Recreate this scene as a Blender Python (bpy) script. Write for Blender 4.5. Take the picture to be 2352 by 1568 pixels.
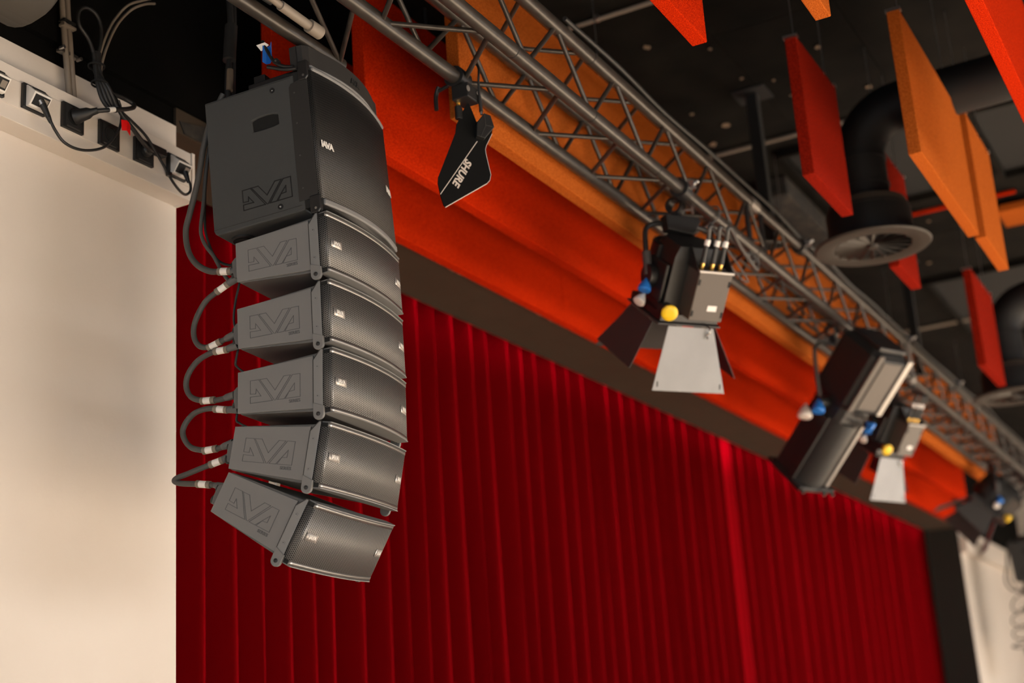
import bpy, bmesh, math, random
from mathutils import Vector, Matrix

for o in list(bpy.data.objects):
    bpy.data.objects.remove(o, do_unlink=True)
S = bpy.context.scene
C = S.collection
H = 1.5            # eye height of the camera above the hall floor; heights below are measured from eye level
RND = random.Random(7)
PI = math.pi
def rad(a): return math.radians(a)

# ------------------------------------------------------------------ camera
cam_d = bpy.data.cameras.new('camera')
cam_d.lens = 50.0
cam_d.sensor_width = 36.0
cam_d.clip_start = 0.05
cam_d.clip_end = 200
cam_d.dof.use_dof = True
cam_d.dof.focus_distance = 4.15
cam_d.dof.aperture_fstop = 1.7
cam = bpy.data.objects.new('camera', cam_d)
C.objects.link(cam)
_R = ((0.47507205, -0.87748106, -0.06582957),
      (0.21667309, 0.18915865, -0.95774306),
      (0.85285363, 0.44073346, 0.27999052))
right = Vector(_R[0]); up = -Vector(_R[1]); back = -Vector(_R[2])
cam.matrix_world = Matrix(((right.x, up.x, back.x, 0), (right.y, up.y, back.y, 0), (right.z, up.z, back.z, H), (0, 0, 0, 1)))
S.camera = cam

# ------------------------------------------------------------------ world, daylight, exposure
world = bpy.data.worlds.new('world')
S.world = world
world.use_nodes = True
bg = world.node_tree.nodes['Background']
bg.inputs[0].default_value = (0.75, 0.86, 1.0, 1)
bg.inputs[1].default_value = 0.6
S.view_settings.view_transform = 'Standard'
S.view_settings.look = 'None'
S.view_settings.exposure = -0.2
S.view_settings.gamma = 1.0
S.view_settings.use_curve_mapping = False

def area_light(name, loc, target, sx, sy, power, col):
    d = bpy.data.lights.new(name, 'AREA')
    d.shape = 'RECTANGLE'; d.size = sx; d.size_y = sy; d.energy = power; d.color = col
    o = bpy.data.objects.new(name, d); C.objects.link(o)
    o.location = (loc[0], loc[1], loc[2] + H)
    v = Vector(target) - Vector(loc)
    o.rotation_euler = v.to_track_quat('-Z', 'Y').to_euler()
    return o

# low sun through the hall windows onto the floor in front of the stage
sun_d = bpy.data.lights.new('sun', 'SUN')
sun_d.energy = 104.0; sun_d.angle = rad(1.0); sun_d.color = (1.0, 0.92, 0.82)
sun = bpy.data.objects.new('sun', sun_d); C.objects.link(sun)
sun.rotation_euler = Vector((-0.30, 0.90, -0.48)).to_track_quat('-Z', 'Y').to_euler()

WIN_Y = -5.5      # audience-side wall with the tall windows
WIN_X = [(0.9, 3.7), (4.4, 7.2), (7.9, 10.7), (11.4, 14.2), (14.9, 17.7), (18.2, 20.6)]  # leftmost opening is added to brighten the left wall
WIN_Z = (-0.4, 1.35)
for i, (a, b) in enumerate(WIN_X):
    # sky light heads downwards through a window, so the lamp in each opening leans down and fades above the horizontal
    area_light('window_daylight', ((a + b) / 2, WIN_Y + 0.12, (WIN_Z[0] + WIN_Z[1]) / 2), ((a + b) / 2, 3.0, -4.0), b - a, WIN_Z[1] - WIN_Z[0], (22.0, 110.0, 130.0, 110.0, 90.0, 60.0)[i], (1.0, 0.98, 0.96)).data.spread = rad(125)

# two unseen end-wall windows, added to lift the loudspeaker sides with cool light
END_X = -5.0
END_Y = [(-4.2, -1.7), (-1.0, 1.5)]
END_Z = (-0.4, 1.6)
for a, b in END_Y:
    area_light('end_window_fill', (END_X + 0.12, (a + b) / 2, 0.6), (4.0, (a + b) / 2, -1.8), b - a, END_Z[1] - END_Z[0], 88.0, (0.90, 0.95, 1.0)).data.spread = rad(140)

# ------------------------------------------------------------------ materials
MATS = {}
def mat(name, col, rough=0.6, metal=0.0, noise=None, bump=None, spec=0.5, sheen=None, scale_map=None, coat=0.0):
    """noise=(scale, dark colour, low, high[, detail]); bump=(scale, strength)"""
    m = bpy.data.materials.new(name); m.use_nodes = True
    nt = m.node_tree; N = nt.nodes; L = nt.links
    b = N['Principled BSDF']
    b.inputs['Base Color'].default_value = (*col, 1)
    b.inputs['Roughness'].default_value = rough
    b.inputs['Metallic'].default_value = metal
    b.inputs['Specular IOR Level'].default_value = spec
    b.inputs['Coat Weight'].default_value = coat
    if sheen:
        b.inputs['Sheen Weight'].default_value = sheen[0]
        b.inputs['Sheen Tint'].default_value = (*sheen[1], 1)
        b.inputs['Sheen Roughness'].default_value = sheen[2]
    tc = None
    if noise or bump:
        tc = N.new('ShaderNodeTexCoord')
        src = tc.outputs['Object']
        if scale_map:
            mp = N.new('ShaderNodeMapping'); mp.inputs['Scale'].default_value = scale_map
            L.new(src, mp.inputs[0]); src = mp.outputs[0]
    if noise:
        n = N.new('ShaderNodeTexNoise'); n.inputs['Scale'].default_value = noise[0]
        n.inputs['Detail'].default_value = noise[4] if len(noise) > 4 else 4
        L.new(src, n.inputs['Vector'])
        r = N.new('ShaderNodeValToRGB')
        r.color_ramp.elements[0].position = noise[2]; r.color_ramp.elements[0].color = (*noise[1], 1)
        r.color_ramp.elements[1].position = noise[3]; r.color_ramp.elements[1].color = (*col, 1)
        L.new(n.outputs['Fac'], r.inputs[0]); L.new(r.outputs[0], b.inputs['Base Color'])
    if bump:
        n2 = N.new('ShaderNodeTexNoise'); n2.inputs['Scale'].default_value = bump[0]; n2.inputs['Detail'].default_value = 3
        L.new(src, n2.inputs['Vector'])
        bp = N.new('ShaderNodeBump'); bp.inputs['Strength'].default_value = bump[1]; bp.inputs['Distance'].default_value = 0.01
        L.new(n2.outputs['Fac'], bp.inputs['Height']); L.new(bp.outputs[0], b.inputs['Normal'])
    MATS[name] = m
    return m

def grille_mat(name, col, rough, metal, pitch, radius):
    """perforated sheet: staggered round holes, laid out in metres of the sheet's own UV map"""
    m = bpy.data.materials.new(name); m.use_nodes = True
    nt = m.node_tree; N = nt.nodes; L = nt.links
    b = N['Principled BSDF']
    b.inputs['Roughness'].default_value = rough; b.inputs['Metallic'].default_value = metal
    uv = N.new('ShaderNodeUVMap'); uv.uv_map = 'UVMap'
    ds = []
    for off in (0.0, 0.5):
        mp = N.new('ShaderNodeMapping')
        mp.inputs['Scale'].default_value = (1 / (pitch * 1.732), 1 / pitch, 1)
        mp.inputs['Location'].default_value = (off, off, 0)
        L.new(uv.outputs[0], mp.inputs[0])
        fr = N.new('ShaderNodeVectorMath'); fr.operation = 'FRACTION'; L.new(mp.outputs[0], fr.inputs[0])
        sb = N.new('ShaderNodeVectorMath'); sb.operation = 'SUBTRACT'; sb.inputs[1].default_value = (0.5, 0.5, 0); L.new(fr.outputs[0], sb.inputs[0])
        ml = N.new('ShaderNodeVectorMath'); ml.operation = 'MULTIPLY'; ml.inputs[1].default_value = (1.732, 1, 0); L.new(sb.outputs[0], ml.inputs[0])
        ln = N.new('ShaderNodeVectorMath'); ln.operation = 'LENGTH'; L.new(ml.outputs[0], ln.inputs[0])
        ds.append(ln.outputs['Value'])
    mn = N.new('ShaderNodeMath'); mn.operation = 'MINIMUM'; L.new(ds[0], mn.inputs[0]); L.new(ds[1], mn.inputs[1])
    mr = N.new('ShaderNodeMapRange'); mr.inputs[1].default_value = radius - 0.06; mr.inputs[2].default_value = radius + 0.06
    L.new(mn.outputs[0], mr.inputs[0])
    mx = N.new('ShaderNodeMix'); mx.data_type = 'RGBA'
    mx.inputs[6].default_value = (0.004, 0.0035, 0.003, 1); mx.inputs[7].default_value = (*col, 1)
    L.new(mr.outputs[0], mx.inputs[0]); L.new(mx.outputs[2], b.inputs['Base Color'])
    sm = N.new('ShaderNodeMath'); sm.operation = 'MULTIPLY'; sm.inputs[1].default_value = 0.5
    L.new(mr.outputs[0], sm.inputs[0]); L.new(sm.outputs[0], b.inputs['Specular IOR Level'])
    bp = N.new('ShaderNodeBump'); bp.inputs['Strength'].default_value = 0.4; bp.inputs['Distance'].default_value = 0.001
    L.new(mr.outputs[0], bp.inputs['Height']); L.new(bp.outputs[0], b.inputs['Normal'])
    MATS[name] = m
    return m

mat('wall_paint', (0.68, 0.615, 0.545), 0.8, noise=(3.0, (0.65, 0.585, 0.515), 0.3, 0.7), bump=(60, 0.05))
mat('black_wall', (0.0042, 0.0038, 0.0034), 0.9, spec=0.05, noise=(5, (0.003, 0.003, 0.0028), 0.35, 0.7))
mat('reveal_dark', (0.022, 0.020, 0.017), 0.8, spec=0.2)
mat('plaster_dark', (0.05, 0.04, 0.03), 0.9, noise=(14, (0.010, 0.009, 0.008), 0.45, 0.75))
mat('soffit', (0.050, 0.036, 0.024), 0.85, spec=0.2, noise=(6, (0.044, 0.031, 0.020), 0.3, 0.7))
mat('ceiling_black', (0.0095, 0.0082, 0.0068), 0.9, spec=0.08, noise=(4.5, (0.005, 0.0045, 0.004), 0.35, 0.65))
mat('bare_spot', (0.16, 0.11, 0.07), 0.9)
mat('floor_wood', (0.64, 0.53, 0.41), 0.45, noise=(2.0, (0.57, 0.46, 0.34), 0.3, 0.7), scale_map=(1, 8, 1))
mat('plain_plaster', (0.50, 0.46, 0.42), 0.85)
mat('curtain', (0.15, 0.0001, 0.0016), 0.9, spec=0.02, noise=(120, (0.105, 0.0001, 0.0012), 0.3, 0.7))
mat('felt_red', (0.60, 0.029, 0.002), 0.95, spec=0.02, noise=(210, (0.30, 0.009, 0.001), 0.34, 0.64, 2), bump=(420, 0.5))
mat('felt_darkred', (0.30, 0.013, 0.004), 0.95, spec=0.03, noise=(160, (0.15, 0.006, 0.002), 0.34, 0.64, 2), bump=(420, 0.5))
mat('felt_orange', (0.50, 0.122, 0.018), 0.95, spec=0.02, noise=(210, (0.30, 0.060, 0.008), 0.34, 0.64, 2), bump=(420, 0.5))
mat('truss_black', (0.048, 0.041, 0.035), 0.33, metal=0.25, noise=(25, (0.034, 0.029, 0.025), 0.35, 0.65))
mat('black_metal', (0.016, 0.015, 0.015), 0.45, metal=0.2)
mat('black_plastic', (0.010, 0.010, 0.010), 0.5)
mat('matte_black', (0.006, 0.006, 0.006), 0.8)
mat('rubber', (0.022, 0.021, 0.020), 0.55)
mat('cable_black', (0.016, 0.016, 0.016), 0.5)
mat('cable_grey', (0.060, 0.057, 0.054), 0.55)
mat('cable_taupe', (0.20, 0.165, 0.13), 0.6)
mat('sub_paint', (0.046, 0.049, 0.050), 0.75, bump=(900, 0.35))
mat('sub_flange', (0.018, 0.017, 0.016), 0.6)
mat('box_grey', (0.168, 0.168, 0.168), 0.62, bump=(1200, 0.12))
mat('box_grey_dark', (0.095, 0.095, 0.095), 0.6)
mat('flange_grey', (0.20, 0.205, 0.21), 0.42, metal=0.2)
mat('trim_metal', (0.24, 0.235, 0.23), 0.32, metal=0.75)
mat('badge_silver', (0.42, 0.40, 0.38), 0.45, metal=0.6)
mat('badge_letter', (0.62, 0.60, 0.57), 0.5)
mat('groove', (0.030, 0.028, 0.027), 0.8)
mat('groove_soft', (0.085, 0.088, 0.092), 0.8)
mat('steel', (0.62, 0.60, 0.58), 0.3, metal=1.0)
mat('chrome', (0.75, 0.74, 0.72), 0.18, metal=1.0)
mat('brass', (0.75, 0.48, 0.14), 0.3, metal=1.0)
mat('white_tape', (0.78, 0.74, 0.70), 0.6)
mat('white_plastic', (0.70, 0.66, 0.61), 0.45)
mat('red_flag', (0.80, 0.004, 0.004), 0.5)
mat('blue_tape', (0.006, 0.10, 0.42), 0.35)
mat('blue_plastic', (0.02, 0.18, 0.62), 0.4)
mat('yellow_plastic', (0.80, 0.52, 0.01), 0.4)
mat('flap_lit', (0.30, 0.295, 0.29), 0.5, metal=0.25, noise=(7, (0.26, 0.255, 0.25), 0.3, 0.7))  # paler than the other flaps: floor light put into the colour
mat('flap_black', (0.045, 0.042, 0.040), 0.5, metal=0.2)
mat('lamp_body', (0.011, 0.0105, 0.010), 0.5, metal=0.1)
mat('lamp_panel', (0.075, 0.059, 0.047), 0.55)
mat('alu_edge', (0.30, 0.28, 0.26), 0.42, metal=0.6)
mat('duct_black', (0.007, 0.007, 0.0075), 0.6, spec=0.3, noise=(8, (0.005, 0.005, 0.0055), 0.3, 0.7))
mat('diffuser', (0.036, 0.029, 0.023), 0.6, spec=0.3)
mat('hollow_shade', (0.003, 0.003, 0.003), 0.9)  # black that stands for the shade inside hollows
mat('lens', (0.05, 0.05, 0.055), 0.05)
mat('duct_grey', (0.06, 0.053, 0.044), 0.7)
mat('antenna_black', (0.004, 0.004, 0.004), 0.8, spec=0.15)
mat('print_grey', (0.60, 0.52, 0.46), 0.6)
cm = MATS['curtain']; nt = cm.node_tree
sh = nt.nodes.new('ShaderNodeBsdfSheen'); sh.distribution = 'ASHIKHMIN'
sh.inputs['Color'].default_value = (1.0, 0.0, 0.02, 1); sh.inputs['Roughness'].default_value = 0.48
ad = nt.nodes.new('ShaderNodeAddShader')
nt.links.new(nt.nodes['Principled BSDF'].outputs[0], ad.inputs[0]); nt.links.new(sh.outputs[0], ad.inputs[1])
nt.links.new(ad.outputs[0], nt.nodes['Material Output'].inputs['Surface'])
grille_mat('grille_module', (0.175, 0.173, 0.170), 0.42, 0.35, 0.0060, 0.29)
grille_mat('grille_sub', (0.036, 0.0355, 0.035), 0.5, 0.2, 0.0056, 0.29)

# ------------------------------------------------------------------ mesh building
class MB:
    def __init__(self):
        self.v = []; self.f = []; self.uv = {}
    def add(self, vs, fs, M=None):
        b = len(self.v)
        for p in vs:
            p = Vector(p)
            self.v.append(M @ p if M else p)
        for f in fs:
            self.f.append([i + b for i in f])
        return self
    def box(self, c, s, M=None):
        x, y, z = c; a, b, d = s[0] / 2, s[1] / 2, s[2] / 2
        vs = [(x - a, y - b, z - d), (x + a, y - b, z - d), (x + a, y + b, z - d), (x - a, y + b, z - d),
              (x - a, y - b, z + d), (x + a, y - b, z + d), (x + a, y + b, z + d), (x - a, y + b, z + d)]
        fs = [(0, 3, 2, 1), (4, 5, 6, 7), (0, 1, 5, 4), (1, 2, 6, 5), (2, 3, 7, 6), (3, 0, 4, 7)]
        return self.add(vs, fs, M)
    def bounds(self, lo, hi, M=None):
        return self.box([(lo[i] + hi[i]) / 2 for i in range(3)], [hi[i] - lo[i] for i in range(3)], M)
    def cyl(self, p0, p1, r0, r1=None, n=14, caps=True, M=None):
        r1 = r0 if r1 is None else r1
        p0 = Vector(p0); p1 = Vector(p1); d = (p1 - p0).normalized()
        a = d.orthogonal().normalized(); b = d.cross(a)
        vs = []
        for p, r in ((p0, r0), (p1, r1)):
            for i in range(n):
                t = 2 * PI * i / n
                vs.append(p + a * (r * math.cos(t)) + b * (r * math.sin(t)))
        fs = [(i, (i + 1) % n, n + (i + 1) % n, n + i) for i in range(n)]
        if caps:
            fs += [tuple(range(n - 1, -1, -1)), tuple(range(n, 2 * n))]
        return self.add(vs, fs, M)
    def lathe(self, prof, p0, axis, n=24, M=None, closed=False):
        """prof = [(radius, height along axis)]"""
        p0 = Vector(p0); d = Vector(axis).normalized(); a = d.orthogonal().normalized(); b = d.cross(a)
        vs = []; fs = []; m = len(prof)
        for r, h in prof:
            for i in range(n):
                t = 2 * PI * i / n
                vs.append(p0 + d * h + a * (r * math.cos(t)) + b * (r * math.sin(t)))
        for k in range(m - 1):
            for i in range(n):
                j = (i + 1) % n
                fs.append((k * n + i, k * n + j, (k + 1) * n + j, (k + 1) * n + i))
        if not closed:
            fs += [tuple(range(n - 1, -1, -1)), tuple(range((m - 1) * n, m * n))]
        else:
            for i in range(n):
                j = (i + 1) % n
                fs.append(((m - 1) * n + i, (m - 1) * n + j, j, i))
        return self.add(vs, fs, M)
    def tube(self, pts, r, n=8, sub=5, M=None, smooth=True):
        P = [Vector(p) for p in pts]
        if smooth and len(P) > 2:
            Q = [P[0] * 2 - P[1]] + P + [P[-1] * 2 - P[-2]]
            out = []
            for i in range(1, len(Q) - 2):
                for k in range(sub):
                    t = k / sub
                    a, b, c, d = Q[i - 1], Q[i], Q[i + 1], Q[i + 2]
                    out.append(0.5 * ((2 * b) + (c - a) * t + (2 * a - 5 * b + 4 * c - d) * t * t + (3 * b - a - 3 * c + d) * t ** 3))
            out.append(P[-1]); P = out
        vs = []; fs = []
        T = (P[1] - P[0]).normalized(); a = T.orthogonal().normalized()
        for i, p in enumerate(P):
            t = (P[min(i + 1, len(P) - 1)] - P[max(i - 1, 0)]).normalized()
            a = (a - t * a.dot(t)).normalized(); b = t.cross(a)
            for k in range(n):
                an = 2 * PI * k / n
                vs.append(p + a * (r * math.cos(an)) + b * (r * math.sin(an)))
        for i in range(len(P) - 1):
            for k in range(n):
                j = (k + 1) % n
                fs.append((i * n + k, i * n + j, (i + 1) * n + j, (i + 1) * n + k))
        fs += [tuple(range(n - 1, -1, -1)), tuple(range((len(P) - 1) * n, len(P) * n))]
        return self.add(vs, fs, M)
    def prism(self, poly, o, ex, ey, depth, M=None):
        """polygon in the plane (ex, ey) at o, pushed along ex x ey by depth"""
        o = Vector(o); ex = Vector(ex); ey = Vector(ey); nz = ex.cross(ey).normalized()
        n = len(poly)
        vs = [o + ex * p[0] + ey * p[1] for p in poly] + [o + ex * p[0] + ey * p[1] + nz * depth for p in poly]
        fs = [tuple(range(n - 1, -1, -1)), tuple(range(n, 2 * n))] + [(i, (i + 1) % n, n + (i + 1) % n, n + i) for i in range(n)]
        return self.add(vs, fs, M)
    def loft(self, rings, caps=True, M=None):
        n = len(rings[0]); vs = [p for r in rings for p in r]; fs = []
        for k in range(len(rings) - 1):
            for i in range(n):
                j = (i + 1) % n
                fs.append((k * n + i, k * n + j, (k + 1) * n + j, (k + 1) * n + i))
        if caps:
            fs += [tuple(range(n - 1, -1, -1)), tuple(range((len(rings) - 1) * n, len(rings) * n))]
        return self.add(vs, fs, M)
    def stroke(self, pts, w, o, ex, ey, depth):
        """thin flat line through 2-D points, in the plane (ex, ey) at o"""
        for a, b in zip(pts, pts[1:]):
            a = Vector((a[0], a[1])); b = Vector((b[0], b[1])); d = b - a
            if d.length < 1e-6: continue
            d.normalize(); q = Vector((-d.y, d.x)) * (w / 2); a2 = a - d * (w / 2); b2 = b + d * (w / 2)
            self.prism([a2 - q, b2 - q, b2 + q, a2 + q], o, ex, ey, depth)
        return self
    def xf(self, M):
        self.v = [M @ p for p in self.v]; return self
    def mesh(self, name, material, smooth=None, fix=True):
        me = bpy.data.meshes.new(name)
        me.from_pydata([tuple(p) for p in self.v], [], self.f)
        if fix:
            bm = bmesh.new(); bm.from_mesh(me); bmesh.ops.recalc_face_normals(bm, faces=bm.faces); bm.to_mesh(me); bm.free()
        if material: me.materials.append(MATS[material])
        if smooth is not None:
            me.polygons.foreach_set('use_smooth', [True] * len(me.polygons))
            me.set_sharp_from_angle(angle=rad(smooth))
        me.update()
        return me

def link(name, me, parent=None, bevel=0.0, seg=2):
    o = bpy.data.objects.new(name, me); C.objects.link(o)
    if parent: o.parent = parent
    if bevel:
        m = o.modifiers.new('bevel', 'BEVEL'); m.width = bevel; m.segments = seg; m.limit_method = 'ANGLE'; m.angle_limit = rad(35)
    return o
def part(name, mb, material, parent, bevel=0.0, smooth=None, label=None):
    o = link(name, mb.mesh(name, material, smooth), parent, bevel)
    if label: o['label'] = label
    return o
def tag(o, label, cat, group=None):
    o['label'] = label; o['category'] = cat
    if group: o['group'] = group
    return o
def thing(name, label, cat, loc=(0, 0, 0), rot=(0, 0, 0), group=None):
    o = bpy.data.objects.new(name, None); C.objects.link(o)
    o.location = (loc[0], loc[1], loc[2] + H); o.rotation_euler = rot; o.empty_display_size = 0.1
    return tag(o, label, cat, group)
def single(name, mb, material, label, cat, loc=(0, 0, 0), group=None, bevel=0.0, smooth=None):
    o = link(name, mb.mesh(name, material, smooth), None, bevel)
    o.location = (loc[0], loc[1], loc[2] + H)
    return tag(o, label, cat, group)
def struct(name, mb, material, bevel=0.0):
    o = link(name, mb.mesh(name, material), None, bevel)
    o.location = (0, 0, H); o['kind'] = 'structure'
    return o
def copy_tree(o, parent=None):
    c = o.copy(); C.objects.link(c); c.parent = parent
    for ch in [q for q in bpy.data.objects if q.parent == o]:
        copy_tree(ch, c)
    return c
def text_mb(s, size, shear=0.0, bold=0.0, spacing=1.0, depth=0.0005):
    cu = bpy.data.curves.new('lettering', 'FONT'); cu.body = s; cu.size = size; cu.shear = shear
    cu.offset = bold; cu.space_character = spacing; cu.extrude = depth; cu.align_x = 'CENTER'; cu.align_y = 'CENTER'; cu.resolution_u = 3
    ob = bpy.data.objects.new('lettering', cu); C.objects.link(ob)
    bpy.context.view_layer.update()
    me = ob.evaluated_get(bpy.context.evaluated_depsgraph_get()).to_mesh()
    mb = MB().add([v.co.copy() for v in me.vertices], [list(p.vertices) for p in me.polygons])
    ob.to_mesh_clear(); bpy.data.objects.remove(ob, do_unlink=True); bpy.data.curves.remove(cu)
    return mb
def frame_matrix(o, ex, ey):
    ex = Vector(ex).normalized(); ey = Vector(ey); ey = (ey - ex * ey.dot(ex)).normalized(); ez = ex.cross(ey)
    return Matrix(((ex.x, ey.x, ez.x, o[0]), (ex.y, ey.y, ez.y, o[1]), (ex.z, ey.z, ez.z, o[2]), (0, 0, 0, 1)))

# ================================================================== THE ROOM
YW = 3.08      # face of the stage wall
XL, XR = 3.52, 16.63   # stage opening
ZS = 2.17      # underside of the header over the opening
ZC = 3.3       # ceiling
FL = -H
X0, X1 = -5.0, 21.0
struct('floor', MB().bounds((X0, WIN_Y, FL - 0.1), (X1, 5.2, FL)), 'floor_wood')
struct('ceiling', MB().bounds((X0, WIN_Y, ZC), (X1, 5.2, ZC + 0.1)), 'ceiling_black')
ceiling = bpy.data.objects['ceiling']
# boards of the painted ceiling in the part of the hall in view
bdm = None
for ix in range(12):
    for iy in range(6):
        x = 4.2 + ix * 1.2; y = -0.2 + iy * 0.6
        if bdm is None:
            bdm = MB().bounds((-0.5985, -0.2985, -0.03), (0.5985, 0.2985, 0)).mesh('ceiling_board', 'ceiling_black')
        o = link('ceiling_board', bdm, ceiling)
        o.location = (x, y, ZC + RND.uniform(-0.002, 0.002))
# stage wall, left and right of the opening, its black upper band and the header
struct('wall_front', MB().bounds((X0, YW, FL), (XL, YW + 0.30, 2.19)), 'wall_paint')
struct('wall_front', MB().bounds((XR, YW, FL), (X1, YW + 0.30, 2.19)), 'wall_paint')
struct('wall_front_upper', MB().bounds((X0, YW + 0.012, 2.19), (X1, YW + 0.30, ZC)), 'black_wall')
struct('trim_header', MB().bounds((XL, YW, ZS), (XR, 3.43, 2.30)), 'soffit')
struct('trim_upper_seam', MB().bounds((X0, YW - 0.012, 2.262), (X1, YW + 0.012, ZC)), 'black_wall')
struct('trim_reveal', MB().bounds((XR, YW + 0.302, FL), (XR + 0.25, 3.455, ZS + 0.02)), 'reveal_dark')
struct('trim_reveal_lining', MB().bounds((XR - 0.004, YW + 0.004, FL), (XR, 3.455, ZS)), 'reveal_dark')
struct('wall_stage_back', MB().bounds((X0, 5.1, FL), (X1, 5.2, ZC)), 'black_wall')
nw = MB().bounds((X0 - 0.1, WIN_Y, FL), (X0, 5.2, END_Z[0])).bounds((X0 - 0.1, WIN_Y, END_Z[1]), (X0, 5.2, ZC))
ys = [WIN_Y] + [v for w in END_Y for v in w] + [5.2]
for a, b in zip(ys[0::2], ys[1::2]):
    nw.bounds((X0 - 0.1, a, END_Z[0]), (X0, b, END_Z[1]))
struct('wall_near', nw, 'plain_plaster')
for i, (a, b) in enumerate(END_Y):
    m = MB()
    for y in (a + 0.03, (a + b) / 2, b - 0.03):
        m.bounds((X0 - 0.08, y - 0.03, END_Z[0]), (X0 - 0.03, y + 0.03, END_Z[1]))
    for z in (END_Z[0] + 0.03, END_Z[1] - 0.03):
        m.bounds((X0 - 0.08, a, z - 0.03), (X0 - 0.03, b, z + 0.03))
    struct('window_%d' % (i + 11), m, 'white_plastic')  # frames of the added end-wall windows
struct('wall_far', MB().bounds((X1, WIN_Y, FL), (X1 + 0.1, 5.2, ZC)), 'plain_plaster')
# bare plaster patches on the wall head at the left end of the opening, and chipped paint along the header edge
struct('trim_patch', MB().prism([(3.535, 2.215), (3.60, 2.225), (3.90, 2.30), (3.90, 2.20), (3.86, 2.175), (3.56, 2.175)], (0, YW - 0.004, 0), (1, 0, 0), (0, 0, 1), -0.006), 'plaster_dark')
hs = MB()
for x, w in ((5.37, .05), (5.45, .03), (5.96, .035), (6.24, .06), (6.39, .04), (6.9, .03), (7.6, .04)):
    hs.prism([(x, ZS + .002), (x + w, ZS - .001), (x + w * .8, ZS + .018), (x + w * .2, ZS + .013)], (0, YW - 0.0006, 0), (1, 0, 0), (0, 0, 1), -0.002)
struct('trim_chipped_paint', hs, 'bare_spot')
# audience-side wall with tall windows behind the camera
wb = MB().bounds((X0, WIN_Y - 0.2, FL), (X1, WIN_Y, WIN_Z[0])).bounds((X0, WIN_Y - 0.2, WIN_Z[1]), (X1, WIN_Y, ZC))
xs = [X0] + [v for w in WIN_X for v in w] + [X1]
for a, b in zip(xs[0::2], xs[1::2]):
    wb.bounds((a, WIN_Y - 0.2, WIN_Z[0]), (b, WIN_Y, WIN_Z[1]))
struct('wall_back', wb, 'plain_plaster')
for i, (a, b) in enumerate(WIN_X):
    m = MB(); t = 0.06
    for lo, hi in (((a, 0), (a + t, 1)), ((b - t, 0), (b, 1)), (((a + b) / 2 - t / 2, 0), ((a + b) / 2 + t / 2, 1))):
        m.bounds((lo[0], WIN_Y - 0.12, WIN_Z[0]), (hi[0], WIN_Y - 0.06, WIN_Z[1]))
    m.bounds((a, WIN_Y - 0.12, WIN_Z[0]), (b, WIN_Y - 0.06, WIN_Z[0] + t)).bounds((a, WIN_Y - 0.12, WIN_Z[1] - t), (b, WIN_Y - 0.06, WIN_Z[1]))
    struct('window_%d' % (i + 1), m, 'white_plastic')

# ================================================================== STAGE CURTAIN
RIDGES = [3.40, 3.56, 3.72, 3.899, 4.099, 4.274, 4.437, 4.61, 4.771, 4.901, 5.127, 5.34, 5.487, 5.664, 5.833, 6.026, 6.212, 6.374, 6.606, 6.759, 6.927, 7.164, 7.337, 7.542, 7.698, 7.892, 8.122]
rr = random.Random(3)
while RIDGES[-1] < 9.75: RIDGES.append(RIDGES[-1] + rr.uniform(0.17, 0.26))
RIDGES += [9.93, 10.13]
RIGHT = [10.19, 10.42, 10.661]
while RIGHT[-1] < 16.95: RIGHT.append(RIGHT[-1] + rr.uniform(0.20, 0.42))
def curtain(name, ridges, ybase, label, seed, flat_end=False):
    r = random.Random(seed)
    prof = []
    for i in range(len(ridges) - 1):
        a, b = ridges[i], ridges[i + 1]; w = b - a
        d = min(0.28, 1.5 * w) * r.uniform(0.75, 1.1)
        if flat_end and i == len(ridges) - 2: d = 0.03      # the hem fold lies flat towards the hall
        lean = r.uniform(0.26, 0.38)
        # from the crest of one fold: quick return to the back, broad shallow valley, then forward to the next crest
        for t, y in ((0.0, 0.0), (0.05, 0.018), (0.09, 0.07), (0.125, 0.22), (0.16, 0.55), (0.20, 0.85), (lean, 1.0), (0.47, 0.96), (0.62, 0.78), (0.75, 0.52), (0.86, 0.22), (0.91, 0.09), (0.955, 0.02)):
            prof.append((a + w * t, ybase + d * y, i + t))
    prof.append((ridges[-1], ybase, len(ridges) - 1))
    NZ = 9
    vs = []; fs = []
    ztop, zbot = 2.28, FL + 0.02
    ph = [r.uniform(0, 6.28) for _ in ridges] + [0, 0]
    dr = [r.uniform(-0.035, 0.035) for _ in ridges] + [0, 0]
    for k in range(NZ):
        t = k / (NZ - 1); z = ztop + (zbot - ztop) * t
        for x, y, s in prof:
            i = int(s); fr = s - i
            off = (1 - fr) * dr[i] + fr * dr[i + 1]
            vs.append((x + off * (t - 0.35) + 0.004 * math.sin(ph[i] + 5 * t), y + 0.10 * (ybase + 0.05 - y) * t, z))
    n = len(prof)
    for k in range(NZ - 1):
        for i in range(n - 1):
            fs.append((k * n + i, k * n + i + 1, (k + 1) * n + i + 1, (k + 1) * n + i))
    m = MB().add(vs, fs)
    me = m.mesh(name, 'curtain', smooth=70)
    o = link(name, me); o.location = (0, 0, H)
    so = o.modifiers.new('cloth', 'SOLIDIFY'); so.thickness = 0.006; so.offset = 1
    return tag(o, label, 'curtain', 'halves of the stage curtain')
curtain('stage_curtain', RIDGES, 3.445, 'red velvet stage curtain half behind the hanging loudspeakers', 5, True)
curtain('stage_curtain', RIGHT, 3.475, 'red velvet stage curtain half at the far end of the opening', 9)

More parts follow.
